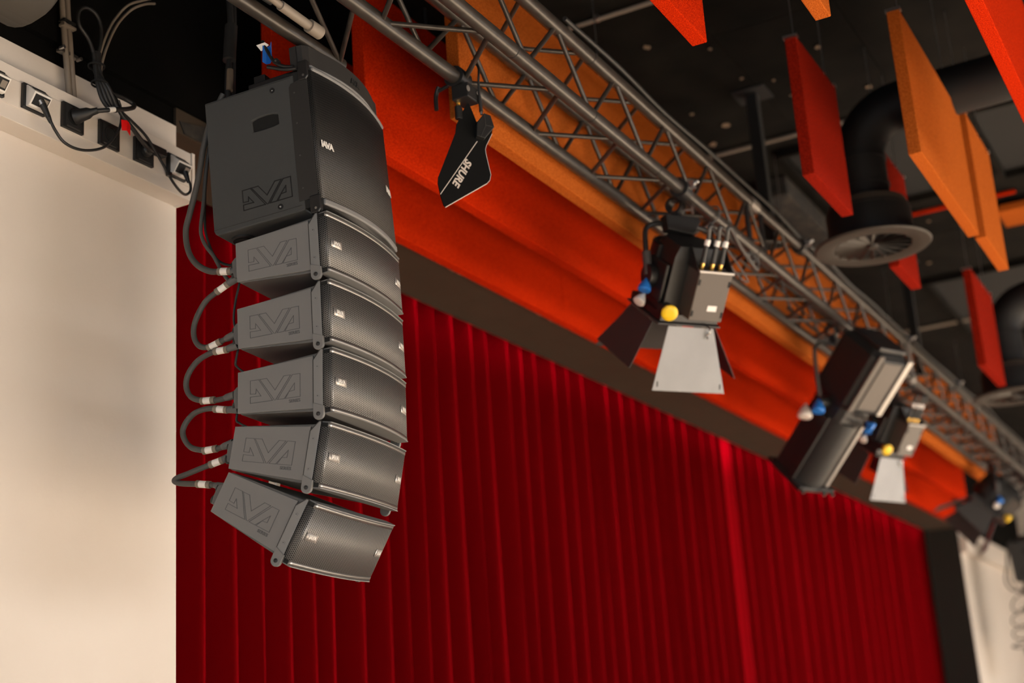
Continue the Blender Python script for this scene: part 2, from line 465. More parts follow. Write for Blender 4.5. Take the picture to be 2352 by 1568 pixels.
# ================================================================== ACOUSTIC BAFFLES
def baffle(x0, x1, yc, zb, zt, material, label, group, th=0.05, yaw=0.0, wires=True):
    t = thing('acoustic_baffle', label, 'acoustic panel', ((x0 + x1) / 2, yc, zb), (0, 0, yaw), group)
    L2 = (x1 - x0) / 2
    part('panel', MB().bounds((-L2, -th / 2, 0), (L2, th / 2, zt - zb)), material, t, bevel=0.004)
    if wires:
        for q in (-0.8, 0.8):
            part('hanger_wire', MB().cyl((L2 * q, 0, zt - zb), (L2 * q, 0, ZC - zb - 0.01), 0.002, n=6), 'steel', t)
        for q in (-1, 1):
            part('edge_clip', MB().box((L2 * q * 0.97, 0, zt - zb + 0.006), (0.03, th + 0.008, 0.012)), 'steel', t)
    return t
G1 = 'long baffles in front of the stage'; G2 = 'ceiling baffles over the hall'
def long_baffle(x0, x1, yc, zb, zt, material, label):
    """a row of butted panels hung as one long baffle"""
    t = thing('acoustic_baffle', label, 'acoustic panel', (x0, yc, zb), group=G1)
    n = max(1, round((x1 - x0) / 2.4)); w = (x1 - x0) / n
    for i in range(n):
        dz = RND.uniform(-0.004, 0.004)
        part('panel', MB().bounds((i * w, -0.025, dz), (i * w + w - 0.0015, 0.025, zt - zb)), material, t, bevel=0.004)
        part('hanger_wire', MB().cyl((i * w + w / 2, 0, zt - zb), (i * w + w / 2, 0, ZC - zb - 0.01), 0.002, n=6), 'steel', t)
    return t
long_baffle(3.80, 13.9, 2.115, 2.058, 2.706, 'felt_orange', 'long orange felt baffle directly behind the lighting truss')
long_baffle(3.80, 14.05, 2.495, 2.062, 2.70, 'felt_red', 'long red felt baffle between the orange one and the stage header')
long_baffle(3.80, 15.5, 2.895, 2.062, 2.70, 'felt_red', 'lowest long red felt baffle just above the curtain header')
baffle(3.25, 3.89, 1.275, 2.105, 2.705, 'felt_red', 'red ceiling baffle hanging into the top edge beside the truss', G2)
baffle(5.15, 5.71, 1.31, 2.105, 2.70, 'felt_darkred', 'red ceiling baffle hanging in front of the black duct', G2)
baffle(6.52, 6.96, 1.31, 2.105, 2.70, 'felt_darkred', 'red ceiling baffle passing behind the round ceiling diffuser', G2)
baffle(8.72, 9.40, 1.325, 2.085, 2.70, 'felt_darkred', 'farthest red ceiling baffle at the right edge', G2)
baffle(3.3, 3.95, 0.895, 2.10, 2.70, 'felt_orange', 'orange ceiling baffle whose corner dips in at the top', G2)
baffle(5.19, 6.32, 0.905, 2.10, 2.71, 'felt_orange', 'large orange ceiling baffle right of the red one', G2)
baffle(6.36, 6.93, 0.882, 2.10, 2.71, 'felt_orange', 'shorter orange ceiling baffle continuing past the large orange one', G2)
baffle(3.6, 5.75, 0.475, 2.10, 2.71, 'felt_red', 'bright red ceiling baffle cut by the top right corner', G2)

# ================================================================== LIGHTING TRUSS
YA, YB, ZB_, ZT_ = 2.044, 1.804, 2.136, 2.376
TX0, TX1 = 1.2, 16.4
truss = thing('lighting_truss', 'black square lighting truss running across the hall below the ceiling', 'truss', (0, 0, 0))
for (y, z) in ((YA, ZB_), (YB, ZB_), (YB, ZT_), (YA, ZT_)):
    part('chord', MB().cyl((TX0, y, z), (TX1, y, z), 0.025, n=20), 'truss_black', truss, smooth=40)
PER = 0.4845
def brace_mesh(vec):
    return MB().cyl((0, 0, 0), vec, 0.0085, n=10).mesh('brace', 'truss_black', 40)
hp = PER / 2
faces = [((YA, ZB_), (YB, ZB_), 0.0), ((YB, ZB_), (YB, ZT_), 0.0), ((YA, ZT_), (YA, ZB_), 0.0), ((YA, ZT_), (YB, ZT_), 0.5)]
for (p, q, sh) in faces:
    up_m = brace_mesh((hp, q[0] - p[0], q[1] - p[1])); dn_m = brace_mesh((hp, p[0] - q[0], p[1] - q[1]))
    k = -4
    while True:
        x = 3.73 + (k + sh) * PER
        if x + PER > TX1: break
        if x > TX0:
            o = link('brace', up_m, truss); o.location = (x, p[0], p[1])
            o = link('brace', dn_m, truss); o.location = (x + hp, q[0], q[1])
        k += 1
for x in (3.628, 4.205, 4.79):
    part('tape_mark', MB().cyl((x, YB, ZB_), (x + 0.004, YB, ZB_), 0.0256, n=20), 'matte_black', truss, smooth=40)
part('tape_mark', MB().cyl((4.243, YB, ZT_), (4.247, YB, ZT_), 0.0256, n=20), 'matte_black', truss, smooth=40)
for x in (6.0, 10.6, 14.0):        # section joints
    for (y, z) in ((YA, ZB_), (YB, ZB_), (YB, ZT_), (YA, ZT_)):
        part('joint_sleeve', MB().cyl((x - .05, y, z), (x + .05, y, z), 0.0275, n=20), 'alu_edge' if (y, z) == (YB, ZT_) and x == 6.0 else 'truss_black', truss, smooth=40)
for dx in (-.10, .10):
    part('joint_strut', MB().cyl((6.0 + dx, YB, ZB_), (6.0 + dx, YB, ZT_), 0.013, n=10), 'black_metal', truss, smooth=40)
# outrigger carrying the loudspeakers, beside the truss
lad = thing('outrigger_frame', 'black tube outrigger braced to the truss above the loudspeakers', 'rigging', (0, 0, 0))
part('rail', MB().cyl((1.2, 2.30, 2.136), (3.40, 2.30, 2.136), 0.024, n=18), 'truss_black', lad, smooth=40)
for a, b in (((3.36, 2.28), (2.86, 2.066)), ((3.37, 2.28), (3.13, 2.066)), ((2.6, 2.28), (2.84, 2.066)), ((2.6, 2.28), (2.30, 2.066))):
    part('brace', MB().cyl((a[0], a[1], 2.136), (b[0], b[1], 2.136), 0.008, n=10), 'truss_black', lad, smooth=40)
part('tie_bar', MB().cyl((3.0, 2.07, 2.34), (3.0, 2.42, 2.30), 0.004, n=8), 'truss_black', lad, smooth=40)
cb = thing('truss_cable', 'dark cable with a coupler and label lying along the outrigger', 'cable', (0, 0, 0))
part('sheath', MB().tube([(1.8, 2.20, 2.122), (2.3, 2.21, 2.125), (2.75, 2.205, 2.125), (2.98, 2.21, 2.12)], 0.011), 'cable_taupe', cb, smooth=60)
part('sheath', MB().tube([(1.8, 2.235, 2.122), (2.4, 2.23, 2.12), (2.95, 2.228, 2.125)], 0.008), 'cable_black', cb, smooth=60)
part('coupler', MB().cyl((2.97, 2.21, 2.12), (3.10, 2.205, 2.112), 0.015, n=14).cyl((3.10, 2.205, 2.112), (3.15, 2.20, 2.108), 0.021, n=14), 'cable_taupe', cb, smooth=40)
part('paper_label', MB().box((2.66, 2.19, 2.118), (0.05, 0.03, 0.014)), 'white_tape', cb)
# cable runs inside the truss
for i, (y, z, r, lab, xa, xb) in enumerate(((1.86, 2.158, 0.008, 'thick black supply cable lying on the lower braces of the truss', 5.2, 16), (1.93, 2.158, 0.006, 'thin black control cable lying in the middle of the truss', 5.4, 16),
                                    (1.775, 2.405, 0.009, 'black supply cable tied along the upper chord of the truss', 4.0, 16), (1.985, 2.158, 0.010, 'black supply cable along the stage side of the truss', 7.0, 16))):
    pts = []; x = xa
    while x < xb:
        pts.append((x, y + RND.uniform(-.012, .012), z + RND.uniform(-.003, .006))); x += 0.45
    single('truss_cable', MB().tube(pts, r, n=7, sub=4), 'cable_black', lab, 'cable', smooth=60, group='cables in the truss')

# ================================================================== WALL TRUNKING AND OUTLETS
def trunking(x0, x1, label):
    t = thing('cable_trunking', label, 'trunking', (x0, YW, 1.885))
    w = x1 - x0
    part('channel', MB().bounds((0, -0.078, 0), (w, 0, 0.175)), 'wall_paint', t, bevel=0.002)
    part('cover', MB().bounds((0, -0.0815, 0.046), (w - 0.018, -0.078, 0.132)), 'wall_paint', t, bevel=0.001)
    part('end_cap', MB().bounds((w - 0.014, -0.083, -0.002), (w + 0.002, 0.0, 0.177)), 'wall_paint', t, bevel=0.002)
    return t
trunking(X0 + 0.02, XL, 'beige wall trunking with outlets above the left wall')
trunking(XR, X1 - 0.02, 'distant beige wall trunking beside the dark far reveal')
TF = YW - 0.0815
def data_outlet(x, label):
    t = thing('data_outlet', label, 'outlet', (x, TF, 1.976), group='outlets on the wall trunking')
    part('frame', MB().bounds((-0.044, -0.012, -0.040), (0.044, 0, 0.040)), 'black_plastic', t, bevel=0.002)
    # slanted white head, jacks facing down
    prof = [(-0.010, 0.034), (-0.016, 0.034), (-0.050, 0.004), (-0.024, -0.034), (-0.010, -0.034)]
    h = MB().prism([(p[0], p[1]) for p in prof], (-0.034, 0, 0), (0, 1, 0), (0, 0, 1), 0.068)
    part('head', h, 'white_plastic', t, bevel=0.0015)
    nrm = Vector((0, -0.038, -0.026)).normalized()
    M = frame_matrix(Vector((0, -0.037, -0.015)) + nrm * 0.0004, (1, 0, 0), Vector((0, 0.026, -0.038)) * -1)
    part('jack_field', MB().box((0, 0, 0), (0.056, 0.034, 0.003), M), 'matte_black', t)
    part('jack', MB().box((0.014, 0, 0.001), (0.020, 0.022, 0.004), M), 'cable_taupe', t)
    part('label_strip', MB().box((0, 0, 0), (0.05, 0.018, 0.002), frame_matrix((0, -0.0335, 0.0195), (1, 0, 0), (0, -0.034, -0.030))), 'duct_grey', t)
    return t
def power_outlet(x, label, usb=False):
    t = thing('power_socket', label, 'outlet', (x, TF, 1.976), group='outlets on the wall trunking')
    part('frame', MB().bounds((-0.044, -0.012, -0.042), (0.044, 0, 0.042)), 'black_plastic', t, bevel=0.002)
    part('insert', MB().bounds((-0.034, -0.0135, -0.030), (0.034, -0.011, 0.034)), 'matte_black', t, bevel=0.001)
    part('ring', MB().lathe([(0.026, 0), (0.026, 0.004), (0.022, 0.004), (0.022, 0.0)], (0, -0.0125, 0.002), (0, -1, 0), 24, closed=True), 'black_plastic', t, smooth=40)
    part('print_strip', MB().bounds((-0.028, -0.0128, -0.037), (0.028, -0.012, -0.033)), 'cable_grey', t)
    return t
data_outlet(2.632, 'white data outlet cut by the left edge of the picture')
data_outlet(2.790, 'white data outlet with a cable plugged in, left of the round plug')
power_outlet(2.948, 'black power socket holding the large round plug')
power_outlet(3.104, 'black power socket behind the red tag')
power_outlet(3.262, 'black power socket holding the flat angled plug')
data_outlet(3.420, 'white data outlet at the end of the trunking')

# cables on the wall
t = thing('network_cable', 'thin black network cable looping between data outlet and coil', 'cable', (0, 0, 0))
n1 = [(2.800, 2.953, 1.935), (2.812, 2.945, 1.905), (2.828, 2.94, 1.877), (2.862, 2.94, 1.852), (2.915, 2.94, 1.848), (2.978, 2.94, 1.866), (3.042, 2.945, 1.904), (3.089, 2.945, 1.963), (3.107, 2.945, 2.006), (3.103, 2.94, 2.045), (3.085, 2.935, 2.075)]
part('sheath', MB().tube(n1, 0.0046), 'cable_black', t, smooth=60)
part('plug', MB().cyl((2.794, 2.958, 1.952), (2.808, 2.947, 1.912), 0.011, 0.0075, n=12).cyl((2.808, 2.947, 1.912), (2.815, 2.944, 1.896), 0.0075, 0.005, n=12), 'black_plastic', t, smooth=40)
part('plug_collar', MB().cyl((2.789, 2.962, 1.964), (2.794, 2.958, 1.952), 0.011, n=12), 'steel', t, smooth=40)
t = thing('network_cable', 'thin black network cable drooping to the last data outlet', 'cable', (0, 0, 0))
n2 = [(3.06, 2.935, 2.06), (3.083, 2.93, 2.040), (3.145, 2.93, 2.020), (3.206, 2.93, 1.994), (3.257, 2.93, 1.951), (3.298, 2.93, 1.912), (3.334, 2.93, 1.878), (3.376, 2.935, 1.860), (3.408, 2.94, 1.861), (3.430, 2.94, 1.880), (3.433, 2.942, 1.905), (3.428, 2.948, 1.925)]
part('sheath', MB().tube(n2, 0.0046), 'cable_black', t, smooth=60)
part('plug', MB().cyl((3.424, 2.957, 1.952), (3.431, 2.947, 1.914), 0.0105, 0.006, n=12), 'black_plastic', t, smooth=40)
part('cable_clip', MB().box((3.312, 2.928, 1.898), (0.018, 0.014, 0.016)), 'black_plastic', t, bevel=0.002)
t = thing('power_cable', 'black power cable with round plug and white sleeve', 'cable', (0, 0, 0))
part('plug', MB().lathe([(0.024, 0), (0.024, 0.012), (0.021, 0.020), (0.018, 0.045), (0.012, 0.056), (0.010, 0.075)], (2.948, TF - 0.013, 1.978), (0.42, -0.88, 0.22), 20), 'black_plastic', t, smooth=40)
pw = [(2.975, 2.925, 1.992), (3.000, 2.905, 1.999), (3.030, 2.90, 2.012), (3.086, 2.905, 2.036), (3.136, 2.92, 2.066), (3.152, 2.935, 2.088), (3.132, 2.945, 2.098), (3.10, 2.95, 2.10), (3.06, 2.955, 2.10), (3.03, 2.96, 2.12), (3.01, 2.965, 2.16)]
part('sheath', MB().tube(pw, 0.0075), 'cable_black', t, smooth=60)
part('white_sleeve', MB().cyl((3.008, 2.903, 2.002), (3.030, 2.90, 2.012), 0.0088, n=12), 'white_tape', t, smooth=40)
t = thing('power_cable', 'black power cable with flat angled plug', 'cable', (0, 0, 0))
part('plug', MB().lathe([(0.021, 0), (0.021, 0.014), (0.016, 0.022)], (3.262, TF - 0.013, 1.978), (0, -1, 0), 18).box((3.290, 2.962, 1.982), (0.075, 0.024, 0.028)), 'black_plastic', t, bevel=0.003)
part('sheath', MB().tube([(3.262, 2.955, 1.968), (3.215, 2.94, 1.968), (3.175, 2.93, 1.978), (3.135, 2.925, 1.997), (3.095, 2.925, 2.02), (3.07, 2.93, 2.05), (3.04, 2.945, 2.09)], 0.0072), 'cable_black', t, smooth=60)
# hanging coil of the surplus, tied with cable ties
t = thing('cable_coil', 'bundled coil of black cable tied up and hanging over the trunking', 'cable', (0, 0, 0))
for k in range(4):
    d = k * 0.012; r = RND.uniform
    loop = [(3.004 + d * .5, 2.965, 2.215), (3.010 + d * .3, 2.96, 2.15), (3.012 + d * .6, 2.952 - d * .6, 2.10), (3.026 + d * 1.1, 2.945 - d * .4, 2.055), (3.052 + d * .9, 2.94, 2.034 + d * .3), (3.082 + d * .25, 2.94, 2.040 + d * .2), (3.092 - d * .2, 2.943, 2.066), (3.074 - d * .5, 2.95, 2.092), (3.045 - d * .3, 2.956, 2.118), (3.024, 2.96, 2.165), (3.014 + d * .4, 2.965, 2.225)]
    part('loop', MB().tube(loop, 0.0068), 'cable_black', t, smooth=60)
part('loop', MB().tube([(3.012, 2.966, 2.20), (2.985, 2.968, 2.255), (2.945, 2.97, 2.29), (2.944, 2.972, 2.335), (2.975, 2.972, 2.365), (3.015, 2.97, 2.36), (3.036, 2.968, 2.325), (3.034, 2.966, 2.27), (3.018, 2.965, 2.20)], 0.006), 'cable_black', t, smooth=60)
for (x, z, y) in ((3.014, 2.172, 2.962), (3.022, 2.113, 2.955)):
    part('cable_tie', MB().lathe([(0.024, -0.003), (0.027, -0.003), (0.027, 0.003), (0.024, 0.003)], (x, y, z), (0.05, 0, 1), 18, closed=True), 'matte_black', t, smooth=40)
o = single('tag', MB().add([(3.084, 2.922, 2.004), (3.103, 2.917, 2.007), (3.123, 2.921, 2.003), (3.123, 2.921, 1.962), (3.104, 2.916, 1.972), (3.087, 2.922, 1.968)], [(0, 1, 4, 5), (1, 2, 3, 4)]), 'red_flag', 'bright red tape tag stuck on the hanging cable', 'tag')
so = o.modifiers.new('tape', 'SOLIDIFY'); so.thickness = 0.0012
t = thing('riser_cables', 'two taupe cables running down the black wall into the trunking', 'cable', (0, 0, 0))
part('sheath', MB().tube([(2.925, 3.045, 2.62), (2.943, 3.045, 2.40), (2.953, 3.045, 2.31), (2.961, 3.04, 2.21), (2.976, 3.04, 2.10), (2.98, 3.035, 2.05)], 0.0095), 'cable_taupe', t, smooth=60)
part('sheath', MB().tube([(2.952, 3.045, 2.62), (2.966, 3.045, 2.40), (2.976, 3.045, 2.31), (2.984, 3.04, 2.20), (2.996, 3.04, 2.10), (3.0, 3.035, 2.05)], 0.0095), 'cable_taupe', t, smooth=60)
part('saddle', MB().box((2.965, 3.04, 2.312), (0.052, 0.026, 0.010)), 'cable_taupe', t, bevel=0.002)
part('cable_tie', MB().box((2.964, 3.04, 2.328), (0.050, 0.026, 0.006)), 'matte_black', t)
part('pipe_clamp', MB().box((2.972, 3.045, 2.222), (0.075, 0.02, 0.010)).cyl((2.935, 3.04, 2.226), (2.935, 3.02, 2.226), 0.006, n=8).cyl((3.008, 3.04, 2.214), (3.008, 3.02, 2.214), 0.006, n=8), 'steel', t, smooth=40)
t = thing('data_cables', 'pair of thin grey cables curving up from the coil', 'cable', (0, 0, 0))
part('sheath', MB().tube([(3.30, 3.0, 2.56), (3.244, 2.99, 2.522), (3.172, 2.985, 2.468), (3.103, 2.98, 2.376), (3.056, 2.975, 2.276), (3.030, 2.97, 2.19), (3.022, 2.965, 2.12)], 0.0045), 'cable_taupe', t, smooth=60)
part('sheath', MB().tube([(3.32, 3.0, 2.55), (3.256, 2.985, 2.513), (3.186, 2.98, 2.458), (3.117, 2.975, 2.370), (3.068, 2.97, 2.270), (3.04, 2.965, 2.19), (3.03, 2.96, 2.12)], 0.0045), 'cable_taupe', t, smooth=60)
t = thing('hanging_cables', 'black taped cable bundle dropping behind the subwoofer', 'cable', (0, 0, 0))
part('sheath', MB().tube([(3.36, 2.72, 2.62), (3.35, 2.70, 2.45), (3.34, 2.69, 2.33), (3.31, 2.68, 2.15), (3.29, 2.66, 1.95), (3.28, 2.64, 1.80)], 0.010), 'cable_black', t, smooth=60)
part('sheath', MB().tube([(3.385, 2.72, 2.62), (3.37, 2.70, 2.45), (3.355, 2.69, 2.33), (3.335, 2.68, 2.15), (3.31, 2.66, 1.95), (3.295, 2.64, 1.80)], 0.009), 'cable_black', t, smooth=60)
part('tape_wrap', MB().cyl((3.35, 2.695, 2.38), (3.325, 2.685, 2.24), 0.021, n=14), 'rubber', t, smooth=40)
part('bare_patch', MB().cyl((3.318, 2.676, 2.20), (3.306, 2.670, 2.12), 0.0112, n=10), 'bare_spot', t, smooth=40)
single('air_duct', MB().lathe([(0.02, 0), (0.12, 0.0), (0.15, -0.03), (0.15, -1.2)], (2.665, 2.86, 2.262), (1, 0, 0), 28), 'duct_grey', 'end of a grey round duct in the top left corner', 'duct', smooth=50)

# ================================================================== LOUDSPEAKER ARRAYS
LOGO = [[(0.241, -0.349), (0.241, -0.311), (0.214, -0.311), (0.168, -0.375), (0.241, -0.375), (0.241, -0.357), (0.206, -0.358)],
        [(0.241, -0.349), (0.223, -0.350), (0.222, -0.336), (0.206, -0.358)],
        [(0.210, -0.311), (0.187, -0.311), (0.160, -0.347), (0.131, -0.311), (0.109, -0.311), (0.158, -0.375)],
        [(0.210, -0.311), (0.162, -0.375)],
        [(0.152, -0.375), (0.103, -0.311), (0.078, -0.311), (0.078, -0.375), (0.126, -0.375), (0.114, -0.357), (0.097, -0.355), (0.096, -0.335), (0.130, -0.375), (0.152, -0.375)]]
LOGO_N = [[((0.241 - y) / 0.163, (z + 0.375) / 0.064) for y, z in s] for s in LOGO]   # 0..1 towards the front, 0..1 upwards
def logo_mb(y_rear, y_front, z_bot, z_top, x, width):
    m = MB()
    for s in LOGO_N:
        m.stroke([(y_rear + (y_front - y_rear) * a, z_bot + (z_top - z_bot) * b) for a, b in s], width, (x, 0, 0), (0, 1, 0), (0, 0, 1), 0.0012)
    return m
W = 0.48
def front_curve(y_end, y_corner, y_apex, wrap=0.010, n=22):
    """plan line of a grille from one flank, round the corner, across the bowed front to the other flank"""
    half = [(0.0, y_end), (0.0, y_corner + wrap * 0.75), (wrap * 0.10, y_corner + wrap * 0.38), (wrap * 0.40, y_corner + wrap * 0.10), (wrap, y_corner)]
    R = []
    for k in range(1, n):
        u = k / n; x = wrap + (W - 2 * wrap) * u
        R.append((x, y_corner + (y_apex - y_corner) * (1 - (2 * u - 1) ** 2)))
    return half + R + [(W - x, y) for x, y in reversed(half)]
def sheet(name, curve, z0, z1, off, material, parent, nz=1):
    """strip standing on a plan curve between two heights, pushed out by off, with a UV map in metres"""
    pts = [Vector((x, y, 0)) for x, y in curve]
    N = []
    for i in range(len(pts)):
        d = (pts[min(i + 1, len(pts) - 1)] - pts[max(i - 1, 0)]).normalized()
        N.append(Vector((d.y, -d.x, 0)))
    q = [p + n * off for p, n in zip(pts, N)]
    arc = [0.0]
    for a, b in zip(q, q[1:]): arc.append(arc[-1] + (b - a).length)
    vs = [(p.x, p.y, z) for z in (z0, z1) for p in q]; n = len(q)
    fs = [(i, i + 1, n + i + 1, n + i) for i in range(n - 1)]
    me = bpy.data.meshes.new(name); me.from_pydata(vs, [], fs); me.materials.append(MATS[material])
    uvl = me.uv_layers.new(name='UVMap')
    for poly in me.polygons:
        for li in poly.loop_indices:
            vi = me.loops[li].vertex_index
            uvl.data[li].uv = (arc[vi % n], vs[vi][2])
        poly.use_smooth = True
    me.update()
    o = link(name, me, parent)
    so = o.modifiers.new('sheet', 'SOLIDIFY'); so.thickness = 0.0012; so.offset = -1
    return o
def curve_piece(curve, xa, xb):
    pts = [p for p in curve if xa < p[0] < xb]
    def at(x):
        for a, b in zip(curve, curve[1:]):
            if a[0] <= x <= b[0] and b[0] > a[0]:
                t = (x - a[0]) / (b[0] - a[0]); return (x, a[1] + t * (b[1] - a[1]))
    return [at(xa)] + pts + [at(xb)]
def lug_mb(y, z, r, th, x):
    poly = [(y + r * math.cos(a), z + r * math.sin(a)) for a in [i * PI / 10 - PI for i in range(11)]]
    poly += [(y + r * 0.9, z + 0.040), (y - r * 0.2, z + 0.045), (y - r, z + 0.022)]
    poly = [(y + r, z)] + [(y + r * math.cos(-a), z + r * math.sin(-a)) for a in [PI / 10 * i for i in range(1, 10)]] + [(y - r, z), (y - r, z + 0.022), (y + r, z + 0.034)]
    return MB().prism(poly, (x, 0, 0), (0, 1, 0), (0, 0, 1), th)

def make_module(label, group):
    t = thing('line_array_speaker', label, 'loudspeaker', group=group)
    # cabinet: wedge, narrower to the rear
    rings = []
    for y, hz, ins in ((-0.150, 0.086, 0.006), (-0.122, 0.083, 0.006), (0.115, 0.0625, 0.006), (0.122, 0.058, 0.014)):
        rings.append([(ins, y, -hz), (W - ins, y, -hz), (W - ins, y, hz), (ins, y, hz)])
    part('cabinet', MB().loft(rings), 'box_grey_dark', t, bevel=0.002)
    for s in (0, 1):
        x = -0.001 if s == 0 else W - 0.007
        p = part('side_panel', MB().prism([(-0.121, -0.0755), (0.122, -0.0600), (0.122, 0.0600), (-0.121, 0.0755)], (x, 0, 0), (0, 1, 0), (0, 0, 1), 0.008), 'box_grey', t, bevel=0.0015)
        if s == 0:
            part('logo', logo_mb(0.080, -0.080, -0.036, 0.030, -0.0018, 0.0014), 'groove_soft', p)
            part('lettering', text_mb('SERIES', 0.0125, bold=0.0002, spacing=1.05).xf(frame_matrix((-0.0015, -0.062, -0.046), (0, -1, 0), (0, 0, 1))), 'groove_soft', p)
        fx = -0.003 if s == 0 else W - 0.005
        f = part('flange', MB().prism([(-0.123, -0.062), (-0.123, 0.062), (-0.146, 0.0905), (-0.152, 0.0905), (-0.152, -0.0905), (-0.146, -0.0905)], (fx, 0, 0), (0, 1, 0), (0, 0, 1), 0.008), 'flange_grey', t, bevel=0.001)
        part('flange_gasket', MB().prism([(-0.1205, -0.063), (-0.1205, 0.063), (-0.145, 0.0925), (-0.152, 0.0925), (-0.152, -0.0925), (-0.145, -0.0925)], (fx + 0.0005 if s == 0 else fx - 0.0005, 0, 0), (0, 1, 0), (0, 0, 1), 0.007), 'groove', t)
        for z in (-0.042, 0.042):
            sx = fx if s == 0 else fx + 0.008
            dirx = -1 if s == 0 else 1
            b = part('screw', MB().lathe([(0.0050, 0), (0.0050, 0.0012), (0.0038, 0.0016), (0.0015, 0.0010)], (sx, -0.136, z), (dirx, 0, 0), 14), 'flange_grey', f, smooth=40)
            part('screw_slot', MB().cyl((sx, -0.136, z), (sx + dirx * 0.0016, -0.136, z), 0.0013, n=8), 'groove', b)
        lx = -0.006 if s == 0 else W - 0.004
        lg = part('hinge_lug', lug_mb(-0.139, -0.094, 0.0165, 0.010, lx), 'box_grey', t, bevel=0.0015, smooth=30)
        part('hinge_bolt', MB().lathe([(0.006, 0), (0.006, 0.002), (0.0025, 0.0035)], (lx if s == 0 else lx + 0.010, -0.139, -0.094), (-1 if s == 0 else 1, 0, 0), 12), 'black_metal', lg, smooth=40)
    cv = front_curve(-0.148, -0.181, -0.201)
    core = [(x, y + 0.002) for x, y in cv]
    part('front_housing', MB().prism([(x * 0.99 + 0.0024, y) for x, y in core], (0, 0, -0.0895), (1, 0, 0), (0, 1, 0), 0.179), 'matte_black', t)
    g = sheet('grille', cv, -0.0775, 0.0775, 0.0, 'grille_module', t)
    front = cv[1:-1]
    for z0, z1 in ((0.0775, 0.0905), (-0.0905, -0.0775)):
        sheet('trim_strip', front, z0, z1, 0.0008, 'trim_metal', t)
    for z in (-0.0915, 0.0915):
        part('edge_lip', MB().prism([(x, y - 0.003) for x, y in front[1:-1]] + [(W - 0.006, -0.150), (0.006, -0.150)], (0, 0, z - 0.0015), (1, 0, 0), (0, 1, 0), 0.003), 'box_grey', t)
    for xa, xb in ((0.014, 0.064), (W - 0.064, W - 0.014)):
        b = sheet('badge', curve_piece(cv, xa, xb), -0.0125, 0.0105, 0.0022, 'badge_silver', t)
        mid = curve_piece(cv, (xa + xb) / 2 - 0.004, (xa + xb) / 2 + 0.004)
        d = Vector((mid[-1][0] - mid[0][0], mid[-1][1] - mid[0][1], 0)).normalized()
        nn = Vector((d.y, -d.x, 0)); c = Vector(((mid[0][0] + mid[-1][0]) / 2, (mid[0][1] + mid[-1][1]) / 2, -0.001)) + nn * 0.0042
        part('badge_lettering', text_mb('IAVA', 0.0155, bold=0.0006, spacing=0.92).xf(frame_matrix(c, d, (0, 0, 1))), 'badge_letter', b)
    # rear connector plate with its two sockets, and the rear rigging tongue
    rp = part('connector_plate', MB().prism([(0.110, -0.046), (0.138, -0.040), (0.143, -0.02), (0.143, 0.012), (0.132, 0.022), (0.110, 0.024)], (0.010, 0, 0), (0, 1, 0), (0, 0, 1), 0.10), 'box_grey_dark', t, bevel=0.003)
    for z in (-0.030, 0.004):
        part('socket', MB().cyl((0.030, 0.138, z), (0.030, 0.150, z), 0.014, n=16), 'black_plastic', rp, smooth=40)
    part('rear_tongue', MB().bounds((W / 2 - 0.012, 0.10, -0.075), (W / 2 + 0.012, 0.128, -0.045)), 'steel', t, bevel=0.002)
    return t

def boolean_cut(me_a, mb_b):
    a = bpy.data.objects.new('cut_a', me_a); C.objects.link(a)
    b = bpy.data.objects.new('cut_b', mb_b.mesh('cut_b', None)); C.objects.link(b)
    m = a.modifiers.new('cut', 'BOOLEAN'); m.operation = 'DIFFERENCE'; m.object = b; m.solver = 'EXACT'
    bpy.context.view_layer.update()
    out = bpy.data.meshes.new_from_object(a.evaluated_get(bpy.context.evaluated_depsgraph_get()))
    bpy.data.objects.remove(a, do_unlink=True); bpy.data.objects.remove(b, do_unlink=True)
    return out

